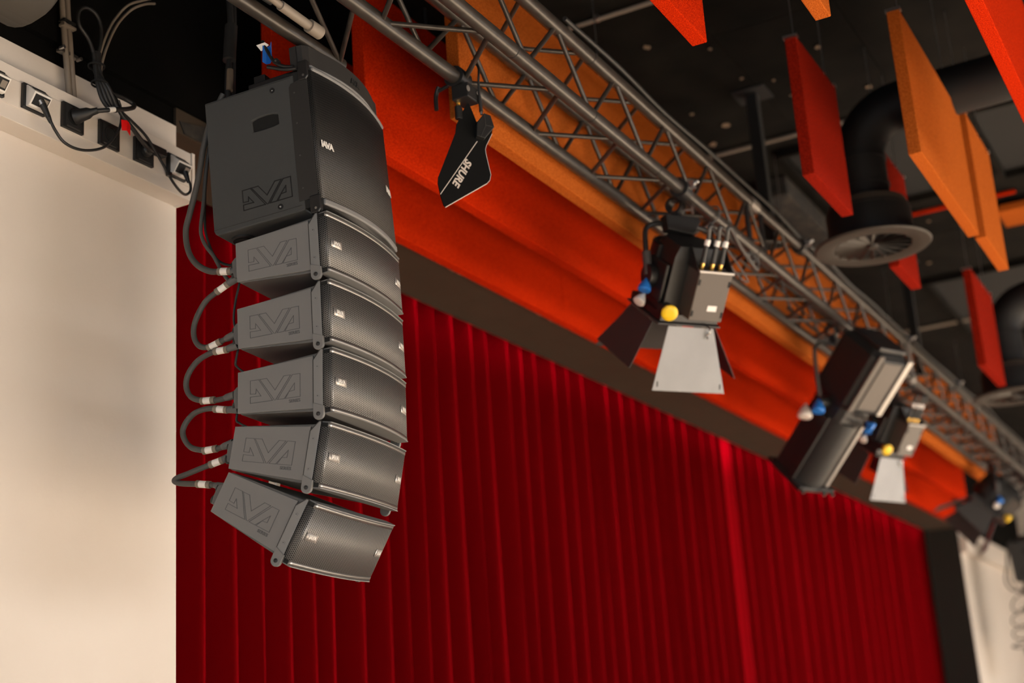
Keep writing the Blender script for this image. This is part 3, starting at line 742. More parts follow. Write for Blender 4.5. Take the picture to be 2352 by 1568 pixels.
def make_sub(label):
    t = thing('subwoofer', label, 'loudspeaker', group='subwoofers of the line arrays')
    # cabinet with a rounded lower edge
    prof = [(0.040, 0.010), (0.348, 0.010), (0.348, -0.412), (0.344, -0.422), (0.335, -0.428), (0.040, -0.428)]
    cabm = MB().prism(prof, (0.0, 0, 0), (0, 1, 0), (0, 0, 1), W + 0.01).mesh('cabinet', 'sub_paint')
    hand = MB().prism([(0.191, -0.098), (0.170, -0.0925), (0.142, -0.0915), (0.120, -0.0935), (0.101, -0.100), (0.101, -0.132), (0.120, -0.1345), (0.146, -0.1355), (0.189, -0.134)], (-0.02, 0, 0), (0, 1, 0), (0, 0, 1), 0.075)
    me = boolean_cut(cabm, hand)
    cab = link('cabinet', me, t, 0.004)
    part('handle_shade', MB().bounds((0.005, 0.098, -0.138), (0.007, 0.194, -0.09)), 'hollow_shade', t)  # black plate painted as the shade inside the handle recess
    part('side_seam', MB().stroke([(0.346, -0.411), (0.05, -0.411)], 0.0012, (-0.0012, 0, 0), (0, 1, 0), (0, 0, 1), 0.0012).stroke([(0.346, 0.004), (0.05, 0.004)], 0.0012, (-0.0012, 0, 0), (0, 1, 0), (0, 0, 1), 0.0012), 'groove', t)
    part('logo', logo_mb(0.241, 0.078, -0.375, -0.311, -0.0014, 0.0028), 'matte_black', t)
    for y, z in ((0.113, -0.019), (0.119, -0.396)):
        s = part('rigging_pin', MB().lathe([(0.0088, 0), (0.0088, 0.0018), (0.0062, 0.0018), (0.0055, 0.0006)], (0, y, z), (-1, 0, 0), 18), 'matte_black', t, smooth=40)
        part('pin_tip', MB().lathe([(0.003, 0), (0.003, 0.0022), (0.001, 0.003)], (-0.0004, y, z), (-1, 0, 0), 10), 'steel', s, smooth=40)
    for s in (0, 1):
        fx = -0.0015 if s == 0 else W + 0.0035
        f = part('side_flange', MB().prism([(0.057, -0.398), (0.057, -0.028), (0.050, -0.017), (0.020, -0.012), (-0.006, -0.012), (-0.006, -0.398)], (fx, 0, 0), (0, 1, 0), (0, 0, 1), 0.008), 'sub_flange', t, bevel=0.001)
        for z in (-0.05, -0.15, -0.255, -0.36):
            part('screw', MB().cyl((fx - 0.0008 if s == 0 else fx + 0.008, 0.040, z), (fx if s == 0 else fx + 0.0088, 0.040, z), 0.0028, n=8), 'cable_grey', f)
        bx = -0.006 if s == 0 else W - 0.004
        for z0, z1 in ((-0.018, 0.045), (-0.448, -0.392)):
            b = part('corner_bracket', MB().prism([(0.022, z0), (0.022, z1), (-0.012, z1), (-0.012, z0 + 0.01), (-0.004, z0)], (bx, 0, 0), (0, 1, 0), (0, 0, 1), 0.018), 'black_metal', t, bevel=0.003)
            part('bracket_bolt', MB().cyl((bx - 0.001 if s == 0 else bx + 0.018, 0.003, z0 + 0.014), (bx if s == 0 else bx + 0.019, 0.003, z0 + 0.014), 0.004, n=10), 'steel', b)
    cv = [(x * (W + 0.01) / W, y) for x, y in front_curve(0.012, -0.020, -0.048, wrap=0.014)]
    part('front_housing', MB().prism([(x * 0.99 + 0.0024, y + 0.002) for x, y in cv] + [(W + 0.01 - 0.002, 0.045), (0.002, 0.045)], (0, 0, -0.424), (1, 0, 0), (0, 1, 0), 0.442), 'matte_black', t)
    sheet('grille', cv, -0.405, 0.010, 0.0, 'grille_sub', t)
    front = curve_piece(cv, 0.008, W + 0.01 - 0.008)
    for z0, z1, nm in ((0.010, 0.022, 'top'), (-0.424, -0.405, 'bottom')):
        part('trim_bar', MB().prism([(x, y - 0.004) for x, y in front] + [(W, 0.03), (0.01, 0.03)], (0, 0, z0), (1, 0, 0), (0, 1, 0), z1 - z0), 'box_grey', t, bevel=0.004, smooth=30)
    b = None
    for xa, xb in ((0.020, 0.066), (W - 0.056, W - 0.010)):
        mid = curve_piece(cv, (xa + xb) / 2 - 0.004, (xa + xb) / 2 + 0.004)
        d = Vector((mid[-1][0] - mid[0][0], mid[-1][1] - mid[0][1], 0)).normalized()
        nn = Vector((d.y, -d.x, 0)); c = Vector(((mid[0][0] + mid[-1][0]) / 2, (mid[0][1] + mid[-1][1]) / 2, -0.228)) + nn * 0.003
        part('badge_lettering', text_mb('IAVA', 0.028, bold=0.0014, spacing=0.85).xf(frame_matrix(c, d, (0, 0, 1))), 'badge_letter', t)
    p = part('pole_socket', MB().lathe([(0.036, 0), (0.036, 0.006), (0.030, 0.008), (0.025, 0.004)], (0.07, 0.292, -0.428), (0, 0, -1), 28), 'black_plastic', t, smooth=40)
    part('pole_socket_shade', MB().cyl((0.07, 0.292, -0.430), (0.07, 0.292, -0.4365), 0.024, n=24), 'hollow_shade', p)  # solid black plug in place of the dark inside the bore
    return t

def make_frame(label):
    t = thing('flying_frame', label, 'rigging', group='flying frames of the line arrays')
    cv = [(x * (W + 0.01) / W, y) for x, y in front_curve(0.020, -0.014, -0.043, wrap=0.05)]
    part('front_bumper', MB().prism(cv + [(W + 0.01, 0.045), (0.0, 0.045)], (0, 0, 0.030), (1, 0, 0), (0, 1, 0), 0.072), 'sub_flange', t, bevel=0.006, smooth=30)
    part('bumper_lip', MB().prism([(x, y - 0.005) for x, y in curve_piece(cv, 0.012, W - 0.002)] + [(W - 0.01, 0.04), (0.02, 0.04)], (0, 0, 0.029), (1, 0, 0), (0, 1, 0), 0.008), 'box_grey', t, bevel=0.003)
    part('bumper_lettering', text_mb('AVA', 0.030, bold=0.001, spacing=0.85).xf(frame_matrix((W / 2 + 0.01, -0.0448, 0.066), (1, 0.0, 0), (0, 0, 1))), 'matte_black', t)
    for x in (0.03, W - 0.03):
        part('side_arm', MB().bounds((x - 0.018, 0.03, 0.013), (x + 0.018, 0.20, 0.032)), 'black_metal', t, bevel=0.004)
    part('cross_bar', MB().bounds((0.03, 0.15, 0.032), (W - 0.03, 0.19, 0.065)), 'black_metal', t, bevel=0.004)
    part('spine', MB().bounds((W / 2 - 0.03, 0.0, 0.058), (W / 2 + 0.03, 0.28, 0.10)), 'black_metal', t, bevel=0.004)
    # quick-release pins on the near arm
    pin = part('locking_pin', MB().tube([(-0.01, 0.030, 0.030), (-0.012, 0.060, 0.040), (-0.014, 0.088, 0.062), (-0.010, 0.110, 0.105), (-0.006, 0.128, 0.150)], 0.0055), 'black_metal', t, smooth=60)
    part('pin_bolt', MB().cyl((-0.020, 0.082, 0.062), (-0.006, 0.082, 0.062), 0.009, n=12), 'black_metal', pin, smooth=40)
    part('pin_bolt_face', MB().cyl((-0.0215, 0.082, 0.062), (-0.020, 0.082, 0.062), 0.003, n=10), 'steel', pin)
    part('locking_pin', MB().tube([(-0.01, 0.02, 0.022), (-0.012, 0.06, 0.030), (-0.012, 0.115, 0.056)], 0.006), 'black_metal', t, smooth=60)
    part('hoist_shackle', MB().tube([(W / 2 - 0.02, 0.14, 0.10), (W / 2 - 0.022, 0.14, 0.125), (W / 2, 0.14, 0.142), (W / 2 + 0.022, 0.14, 0.125), (W / 2 + 0.02, 0.14, 0.10)], 0.006), 'steel', t, smooth=60)
    return t

MODS = [(0.121, -0.544, -1.8), (0.119, -0.748, -0.9), (0.121, -0.943, 1.2), (0.145, -1.120, 11.8), (0.200, -1.277, 30.2)]
def place(o, P, psi, y, z, tilt, x=0.0):
    c, s = math.cos(psi), math.sin(psi)
    o.location = (P[0] + x * c - y * s, P[1] + x * s + y * c, P[2] + z + H)
    o.rotation_euler = (rad(tilt), 0, psi)
def feed_cable(pts, r, label, sleeves, parent_loc, psi, x=0.03, jx=0.0):
    t = thing('speaker_cable', label, 'cable', parent_loc, (0, 0, psi), 'speaker cables of the line arrays')
    P = [(x + (jx * i), p[0], p[1]) for i, p in enumerate(pts)]
    part('sheath', MB().tube(P, r), 'cable_grey', t, smooth=60)
    for i in sleeves:
        a = Vector(P[i]); b = Vector(P[i + 1] if i + 1 < len(P) else P[i - 1]); d = (b - a).normalized() if i + 1 < len(P) else (a - b).normalized()
        part('white_sleeve', MB().cyl(a - d * 0.002, a + d * 0.022, r * 1.22, n=12), 'white_tape', t, smooth=40)
        for q0, q1 in ((-0.012, -0.002), (0.022, 0.034)):
            part('shrink_tube', MB().cyl(a + d * q0, a + d * q1, r * 1.30, n=12), 'cable_taupe', t, smooth=40)
    for e, f in ((0, 1), (-1, -2)):
        a = Vector(P[e]); d = (Vector(P[f]) - a).normalized()
        if (e == 0 and 0 in (sleeves and [0] or [])) and sleeves[0] > 2: continue
        part('connector', MB().cyl(a - d * 0.012, a + d * 0.020, 0.0125, 0.0105, n=14).cyl(a + d * 0.020, a + d * 0.030, 0.0105, 0.0075, n=14), 'box_grey_dark', t, smooth=40)
    return t
LINKS = [
    ([(0.268, -0.586), (0.300, -0.600), (0.328, -0.613), (0.370, -0.639), (0.404, -0.694), (0.407, -0.740), (0.386, -0.771), (0.349, -0.777), (0.312, -0.766), (0.275, -0.756)], 'first and second'),
    ([(0.271, -0.790), (0.305, -0.795), (0.342, -0.795), (0.394, -0.813), (0.428, -0.850), (0.434, -0.888), (0.416, -0.920), (0.372, -0.937), (0.321, -0.941), (0.278, -0.936)], 'second and third'),
    ([(0.271, -0.978), (0.307, -0.973), (0.358, -0.962), (0.409, -0.970), (0.443, -1.004), (0.443, -1.036), (0.417, -1.069), (0.366, -1.084), (0.323, -1.083), (0.289, -1.077)], 'third and fourth'),
    ([(0.294, -1.114), (0.323, -1.121), (0.373, -1.131), (0.432, -1.144), (0.466, -1.151), (0.474, -1.160), (0.450, -1.169), (0.388, -1.179), (0.345, -1.187), (0.314, -1.196)], 'fourth and fifth')]
ORD = ['first', 'second', 'third', 'fourth', 'lowest']
def array(P, psi, where, protos=None):
    fr = make_frame('black flying frame with bowed bumper on top of the %s subwoofer' % where)
    place(fr, P, psi, 0, 0, -4.0)
    sub = make_sub('tall black subwoofer with AVA logo at the top of the %s array' % where)
    place(sub, P, psi, 0, 0, -4.0)
    looks = ['hanging straight below the subwoofer', 'second below the subwoofer', 'third below the subwoofer', 'slightly tilted, next to last', 'lowest and most tilted']
    base = None
    for i, (y, z, a) in enumerate(MODS):
        lab = 'grey line array loudspeaker %s, in the %s array' % (looks[i], where)
        if base is None:
            base = make_module(lab, 'line array loudspeakers'); m = base
        else:
            m = copy_tree(base); m['label'] = lab
        place(m, P, psi, y, z, a)
    for k, (pts, w) in enumerate(LINKS):
        feed_cable(pts, 0.0085, 'grey cable loop linking the %s line array loudspeakers in the %s array' % (w, where), (1, 7), P, psi)
    feed_cable([(0.30, 0.02), (0.345, -0.06), (0.372, -0.145), (0.382, -0.199), (0.397, -0.267), (0.421, -0.347), (0.435, -0.400), (0.427, -0.464), (0.400, -0.511), (0.355, -0.543), (0.310, -0.553), (0.272, -0.559)], 0.0095, 'thick grey feed cable curving into the first loudspeaker of the %s array' % where, (10,), P, psi)
    t = thing('signal_cable', 'thin cable crossing behind the thick feed cable of the %s array' % where, 'cable', P, (0, 0, psi), 'thin signal cables')
    part('sheath', MB().tube([(0.05, 0.32, -0.02), (0.05, 0.362, -0.13), (0.05, 0.378, -0.229), (0.045, 0.382, -0.313), (0.04, 0.389, -0.395), (0.04, 0.384, -0.431), (0.04, 0.369, -0.462), (0.04, 0.345, -0.495), (0.04, 0.315, -0.552), (0.035, 0.288, -0.588)], 0.006), 'cable_grey', t, smooth=60)
    t = thing('signal_cable', 'thinnest cable bowing to the rear of the first loudspeaker in the %s array' % where, 'cable', P, (0, 0, psi), 'thin signal cables')
    part('sheath', MB().tube([(0.06, 0.33, -0.03), (0.06, 0.372, -0.16), (0.06, 0.386, -0.28), (0.06, 0.388, -0.368), (0.06, 0.382, -0.418), (0.06, 0.356, -0.485), (0.06, 0.318, -0.520), (0.06, 0.25, -0.537)], 0.0042), 'cable_black', t, smooth=60)
    if where == 'near':
        for k, (y0, z0, y1, z1) in enumerate(((0.262, -0.655, 0.268, -0.760), (0.262, -0.83, 0.25, -0.865), (0.262, -1.0, 0.24, -1.03))):
            t = thing('safety_wire', 'thin dark wire hanging behind the %s line array loudspeaker' % ('first', 'second', 'third')[k], 'cable', P, (0, 0, psi), 'thin rear wires')
            part('wire', MB().tube([(0.05, y0, z0 + 0.07), (0.045, y0 + 0.014, z0), (0.045, (y0 + y1) / 2 + 0.016, (z0 + z1) / 2), (0.05, y1 + 0.004, z1)], 0.0035), 'cable_black', t, smooth=60)
PN = (3.136, 2.25, 1.982)
array(PN, rad(7), 'near')
array((17.03, 2.30, 1.982), rad(-7), 'distant')
# tape on the locking pin
o = single('tape_tab', MB().add([(3.105, 2.380, 2.104), (3.113, 2.372, 2.098), (3.112, 2.357, 2.098), (3.106, 2.348, 2.106)] + [(3.109, 2.385, 2.052), (3.118, 2.377, 2.045), (3.117, 2.362, 2.042), (3.110, 2.350, 2.046)], [(0, 1, 5, 4), (1, 2, 6, 5), (2, 3, 7, 6)]), 'blue_tape', 'curl of blue tape on the locking pin over the subwoofer', 'tape')
o.modifiers.new('tape', 'SOLIDIFY').thickness = 0.0012
o = single('paper_tag', MB().add([(3.100, 2.400, 2.108), (3.108, 2.388, 2.088), (3.112, 2.362, 2.103), (3.106, 2.372, 2.112)], [(0, 1, 2, 3)]), 'white_tape', 'small white paper tag beside the blue tape', 'tag')
o.modifiers.new('paper', 'SOLIDIFY').thickness = 0.001

# ================================================================== PADDLE ANTENNA
A0 = Vector((3.73, 2.02, 2.05)); AE = Vector((0.7141, -0.7001, 0)); AU = Vector((0, 0, 1)); AN = AE.cross(AU)   # AN points to the viewer side
ant = thing('paddle_antenna', 'flat black paddle antenna with white print hanging from the truss', 'antenna', A0)
out = [(-0.008, 0.010), (-0.030, -0.029), (-0.052, -0.075), (-0.057, -0.104), (-0.082, -0.165), (-0.123, -0.263), (-0.1255, -0.285), (-0.119, -0.327), (-0.110, -0.360), (-0.104, -0.364), (0.038, -0.275), (0.047, -0.264), (0.052, -0.245), (0.048, -0.222), (0.040, -0.170), (0.039, -0.158), (0.043, -0.144), (0.065, -0.101), (0.069, -0.082), (0.053, -0.034), (0.030, -0.052), (0.016, -0.062)]
part('board', MB().prism(out, -AN * 0.003, AE, AU, 0.006), 'antenna_black', ant)
edge = [(-0.104, -0.365), (0.038, -0.276), (0.048, -0.265), (0.053, -0.245), (0.049, -0.222), (0.0405, -0.170), (0.040, -0.157), (0.044, -0.144), (0.066, -0.101)]
part('edge_strip', MB().stroke(edge, 0.0016, -AN * 0.0034, AE, AU, 0.0068), 'print_grey', ant)
part('print_line', MB().stroke([(0.013, -0.132), (-0.119, -0.322)], 0.0026, AN * 0.003, AE, AU, 0.0006), 'print_grey', ant)
td = (AE * (-0.063) + AU * (-0.111)).normalized()
part('lettering', text_mb('SHURE', 0.034, shear=0.25, bold=0.0012, spacing=1.02).xf(frame_matrix(AE * (-0.0435) + AU * (-0.2435) + AN * 0.0036, td, AN.cross(td))), 'print_grey', ant)
bx = part('amplifier_box', MB().prism([(0.010, -0.074), (0.036, -0.040), (0.058, -0.046), (0.068, -0.086), (0.034, -0.128), (0.006, -0.122)], AN * 0.003, AE, AU, 0.024), 'black_plastic', ant, bevel=0.002)
part('box_seam', MB().stroke([(0.036, -0.040), (0.039, -0.083), (0.067, -0.087)], 0.0012, AN * 0.0275, AE, AU, 0.0006).stroke([(0.039, -0.083), (0.020, -0.126)], 0.0012, AN * 0.0275, AE, AU, 0.0006), 'cable_grey', bx)
part('jack_nut', MB().cyl(AE * 0.032 + AU * (-0.040) + AN * 0.014, AE * 0.0305 + AU * (-0.030) + AN * 0.014, 0.005, n=12), 'steel', ant, smooth=40)
part('swivel_joint', MB().cyl(AE * (-0.0435) + AU * (-0.055), AE * (-0.0435) + AU * (-0.010), 0.011, n=14).box(tuple(AE * (-0.036) + AU * (-0.035)), (0.012, 0.012, 0.04)), 'black_plastic', ant, bevel=0.002)
part('brass_thread', MB().cyl(AE * (-0.0435) + AU * (-0.012), AE * (-0.0435) + AU * 0.006, 0.0085, n=16).cyl(AE * (-0.0435) + AU * (-0.003), AE * (-0.0435) + AU * 0.003, 0.0098, n=16), 'brass', ant, smooth=40)
cl = thing('truss_clamp', 'black clamp holding the paddle antenna on the truss chord', 'clamp', (3.70, YA, ZB_), group='clamps on the truss')
part('jaw', MB().lathe([(0.0255, -0.03), (0.036, -0.03), (0.036, 0.03), (0.0255, 0.03)], (0, 0, 0), (1, 0, 0), 24, closed=True), 'black_metal', cl, smooth=40)
part('body', MB().box((0.01, -0.018, -0.058), (0.075, 0.062, 0.052)), 'black_metal', cl, bevel=0.004)
part('wing_bolt', MB().cyl((0, 0.03, -0.01), (0, 0.075, -0.02), 0.006, n=10).tube([(0, 0.075, -0.005), (0.002, 0.088, -0.035), (0.0, 0.088, -0.085)], 0.0075), 'black_metal', cl, smooth=50)
part('bolt_face', MB().cyl((-0.028, -0.0495, -0.058), (-0.028, -0.052, -0.058), 0.010, n=18).cyl((0.035, -0.05, -0.05), (0.035, -0.052, -0.05), 0.007, n=12), 'alu_edge', cl)
t = thing('antenna_cable', 'thin black antenna lead dropping from the truss to the antenna box', 'cable', (0, 0, 0))
q = A0 + AE * 0.0305 + AU * (-0.030) + AN * 0.014
part('sheath', MB().tube([q + Vector((0.05, 0.05, 0.22)), q + Vector((0.0, 0.0, 0.16)), q + Vector((-0.006, 0, 0.10)), q + Vector((-0.004, 0, 0.04)), q], 0.004), 'cable_black', t, smooth=60)
part('boot', MB().cyl(q, q + Vector((-0.004, 0, 0.055)), 0.007, 0.005, n=12), 'rubber', t, smooth=40)

# ================================================================== STAGE LIGHTS
def knob(parent, p, d, material, r=0.024, l=0.038, name='knob'):
    return part(name, MB().lathe([(0.007, 0), (0.009, 0.008), (r * 0.62, l * 0.35), (r * 0.92, l * 0.7), (r, l * 0.92), (r * 0.86, l), (r * 0.4, l * 1.0)], p, d, 16), material, parent, smooth=50)
def clamp(x, y, z, label, drop=0.10):
    t = thing('truss_clamp', label, 'clamp', (x, y, z), group='clamps on the truss')
    part('jaw', MB().lathe([(0.0255, -0.025), (0.037, -0.025), (0.037, 0.025), (0.0255, 0.025)], (0, 0, 0), (1, 0, 0), 22, closed=True), 'black_metal', t, smooth=40)
    part('shank', MB().box((0, 0, -0.05), (0.04, 0.035, 0.05)).cyl((0, 0, -0.07), (0, 0, -drop), 0.010, n=12), 'black_metal', t, bevel=0.003)
    part('wing_bolt', MB().cyl((0, -0.03, -0.02), (0, -0.07, -0.03), 0.005, n=8).box((0, -0.072, -0.03), (0.012, 0.006, 0.04)), 'steel', t)
    return t

def fresnel(pos, yaw, pitch, label, cl_label, cable_up, hang):
    """pos = tilt pivot; beam leaves along yaw (from +X towards +Y), pitched down"""
    t = thing('fresnel_spotlight', label, 'spotlight', pos, group='spotlights under the truss')
    b = Vector((math.cos(yaw) * math.cos(pitch), math.sin(yaw) * math.cos(pitch), -math.sin(pitch)))
    lat = Vector((math.sin(yaw), -math.cos(yaw), 0))          # right-hand side looking along the beam
    M = frame_matrix((0, 0, 0), lat, b)                        # local x = right, y = beam, z = top of the lamp
    # arched housing
    def arch(w, zt, zb, y):
        pts = [(-w, y, zb), (w, y, zb), (w, y, zt * 0.30)]
        for k in range(1, 8):
            a = PI * k / 8
            pts.append((w * math.cos(a), y, zt * 0.30 + (zt * 0.70) * math.sin(a)))
        return pts + [(-w, y, zt * 0.30)]
    part('housing', MB().loft([arch(0.095, 0.115, -0.085, -0.155), arch(0.118, 0.150, -0.100, -0.115), arch(0.122, 0.158, -0.105, 0.02), arch(0.125, 0.150, -0.110, 0.115)], M=M), 'lamp_body', t, smooth=35)
    part('vent_hood', MB().loft([arch(0.131, 0.176, 0.02, -0.125), arch(0.134, 0.182, 0.02, -0.06), arch(0.134, 0.182, 0.02, 0.05), arch(0.131, 0.172, 0.02, 0.06)], M=M), 'lamp_body', t, smooth=35)
    for q in (-0.132, 0.132):
        part('side_cheek', MB().bounds((q - 0.008, -0.075, -0.09), (q + 0.008, 0.085, 0.055), M), 'lamp_body', t, bevel=0.006)
    part('front_frame', MB().bounds((-0.135, 0.115, -0.125), (0.135, 0.150, 0.150), M), 'black_metal', t, bevel=0.004)
    part('lens', MB().lathe([(0.100, 0), (0.098, 0.008), (0.06, 0.022), (0.02, 0.027)], (0, 0.148, 0.01), (0, 1, 0), 28, M), 'lens', t, smooth=40)
    # ballast box under the lamp
    bb = part('control_box', MB().bounds((-0.052, -0.090, -0.200), (0.100, 0.112, -0.100), M), 'lamp_panel', t, bevel=0.004)
    part('box_rim', MB().bounds((-0.056, -0.098, -0.204), (0.104, -0.088, -0.187), M), 'alu_edge', bb, bevel=0.002)
    part('rating_plate', MB().bounds((0.020, 0.045, -0.2018), (0.062, 0.068, -0.2002), M), 'white_tape', bb)
    for x in (-0.048, 0.088):
        for y in (-0.06, 0.07):
            part('box_latch', MB().bounds((x, y, -0.202), (x + 0.009, y + 0.024, -0.199), M), 'matte_black', bb)
    for sgn in (-1, 1):
        part('box_web', MB().prism([(-0.090, -0.195), (-0.090, -0.09), (-0.17, -0.09)], (0.100 if sgn > 0 else -0.057, 0, 0), (0, 1, 0), (0, 0, 1), 0.005, M), 'lamp_body', t)
    ends = []
    for x in (-0.025, 0.020, 0.058):
        cpt = part('connector', MB().cyl((x, -0.092, -0.160), (x, -0.118, -0.160), 0.010, n=12, M=M), 'brass', t, smooth=40)
        part('connector_body', MB().cyl((x, -0.118, -0.160), (x, -0.185, -0.155), 0.0115, 0.009, n=12, M=M), 'rubber', cpt, smooth=40)
        part('white_sleeve', MB().cyl((x, -0.187, -0.155), (x + 0.004, -0.210, -0.150), 0.0110, n=12, M=M), 'white_tape', cpt, smooth=40)
        ends.append(M @ Vector((x + 0.004, -0.208, -0.150)))
    # yoke: two arms from the clamp down to the pivots, upright whatever the tilt
    zt = hang[2] - pos[2]
    yk = MB()
    pts = []
    for s in (-1, 1):
        pts.append([lat * (0.160 * s) + Vector((0, 0, -0.02)), lat * (0.160 * s) + Vector((0, 0, zt * 0.55)), lat * (0.150 * s) + Vector((0, 0, zt * 0.86)), lat * (0.10 * s) + Vector((0, 0, zt * 0.97)), Vector((0, 0, zt))])
    yk.tube(pts[0], 0.011, n=10); yk.tube(pts[1], 0.011, n=10)
    part('yoke', yk, 'black_metal', t, smooth=60)
    part('yoke_plate', MB().prism([(-0.075, -0.045), (0.045, -0.060), (0.085, 0.0), (0.075, 0.020), (-0.080, 0.020)], Vector((0, 0, zt)) - b.cross(lat).cross(lat).normalized() * 0.0, lat, (0, 0, 1), 0.05), 'lamp_body', t, bevel=0.004)
    pv = -lat * 0.140
    for q in (-1, 1):
        part('pivot_disc', MB().cyl(lat * 0.138 * q, lat * 0.172 * q, 0.045, n=22), 'black_plastic', t, smooth=40)
    part('yoke_sleeve', MB().cyl(-lat * 0.160 + Vector((0, 0, 0.00)), -lat * 0.160 + Vector((0, 0, 0.10)), 0.0185, n=14), 'cable_grey', t, smooth=40)
    knob(t, -lat * 0.170 + Vector((0, 0, -0.015)), Vector((-lat.x * .35, -lat.y * .35, -1)), 'blue_plastic', 0.028, 0.056, 'pan_knob')
    knob(t, -lat * 0.172 + b * 0.045 + Vector((0, 0, -0.035)), Vector((-lat.x * .8, -lat.y * .8, -1)), 'white_plastic', 0.026, 0.050, 'tilt_knob')
    part('focus_mount', MB().bounds((-0.148, 0.075, -0.150), (-0.098, 0.115, -0.100), M), 'lamp_body', t, bevel=0.003)
    kp = M @ Vector((-0.125, 0.085, -0.140)); kd = M @ Vector((-0.25, 0.10, -1.0))
    knob(t, kp, kd, 'yellow_plastic', 0.034, 0.060, 'focus_knob')
    # barn doors: ring plate and four hinged flaps
    part('barn_door_plate', MB().bounds((-0.145, 0.152, -0.137), (0.145, 0.160, 0.157), M), 'flap_black', t, bevel=0.003)
    flaps = (((0.01, -0.132), 0.0, 0.265, 0.168, 0.105, 'flap_lit', 22), ((-0.140, 0.01), -90, 0.21, 0.16, 0.10, 'flap_black', 26), ((0, 0.152), 180, 0.28, 0.18, 0.115, 'flap_black', 25), ((0.140, 0.01), 90, 0.24, 0.17, 0.10, 'flap_black', 30))
    for (ox, oz), turn, ln, wo, wi, mt, open_ in flaps:
        T = Matrix.Translation((ox, 0.160, oz)) @ Matrix.Rotation(rad(-turn), 4, 'Y') @ Matrix.Rotation(rad(-open_), 4, 'X')
        f = part('barn_door', MB().add([(-wi, 0.004, 0), (wi, 0.004, 0), (wo, ln, 0), (-wo, ln, 0), (-wi, 0.004, -0.003), (wi, 0.004, -0.003), (wo, ln, -0.003), (-wo, ln, -0.003)], [(0, 1, 2, 3), (7, 6, 5, 4), (0, 4, 5, 1), (1, 5, 6, 2), (2, 6, 7, 3), (3, 7, 4, 0)], M @ T), mt, t, bevel=0.001)
        for q in (-0.55, 0.55):
            part('hinge', MB().cyl((wi * (q - 0.13), 0.0, 0), (wi * (q + 0.13), 0.0, 0), 0.005, n=8, M=M @ T), 'lamp_panel', f, smooth=40)
        if mt == 'flap_lit':
            for q in (-0.865, 0.865):
                part('slot', MB().bounds((wo * q - 0.0025, ln * 0.86, -0.0040), (wo * q + 0.0025, ln * 0.94, 0.0008), M @ T), 'matte_black', f)
    part('gel_clip', MB().tube([(0.085, 0.150, -0.140), (0.088, 0.172, -0.158), (0.080, 0.186, -0.150), (0.083, 0.200, -0.165)], 0.004, n=6, M=M), 'chrome', t, smooth=50)
    cl = clamp(hang[0], hang[1], ZB_, cl_label, ZB_ - hang[2])
    for i, e in enumerate(ends):
        e2 = e + Vector(pos); c = Vector(cable_up)
        tc = thing('lamp_cable', ('left', 'middle', 'right')[i] + ' supply cable of the ' + label.split(' ', 1)[1], 'cable', (0, 0, 0), group='spotlight supply cables')
        mid = (e2 + c) / 2
        part('sheath', MB().tube([e2, e2 + (M.to_3x3() @ Vector((0, -0.06, 0.0))), mid + Vector((0.02 * i, 0.0, 0.02 - 0.015 * i)), c + Vector((0.05 * i, 0, -0.05 - 0.02 * i)), c + Vector((0.05 * i, 0.0, 0.03))], 0.0085), 'cable_grey', tc, smooth=60)
    return t
fresnel((5.22, 1.895, 1.825), rad(52), rad(52), 'black fresnel spotlight with floor-lit barn door nearest the camera', 'black clamp carrying the nearest fresnel spotlight', (5.86, YB, ZB_), (5.22, 1.895, 2.06))
fresnel((8.62, 1.93, 1.80), rad(66), rad(52), 'smaller looking fresnel spotlight behind the profile spotlight', 'black clamp carrying the fresnel spotlight behind the profile', (8.95, YB, ZB_), (8.62, 1.93, 2.06))
fresnel((12.25, 1.93, 1.80), rad(110), rad(40), 'far fresnel spotlight at the right edge of the picture', 'black clamp carrying the far fresnel spotlight', (12.6, YB, ZB_), (12.25, 1.93, 2.06))

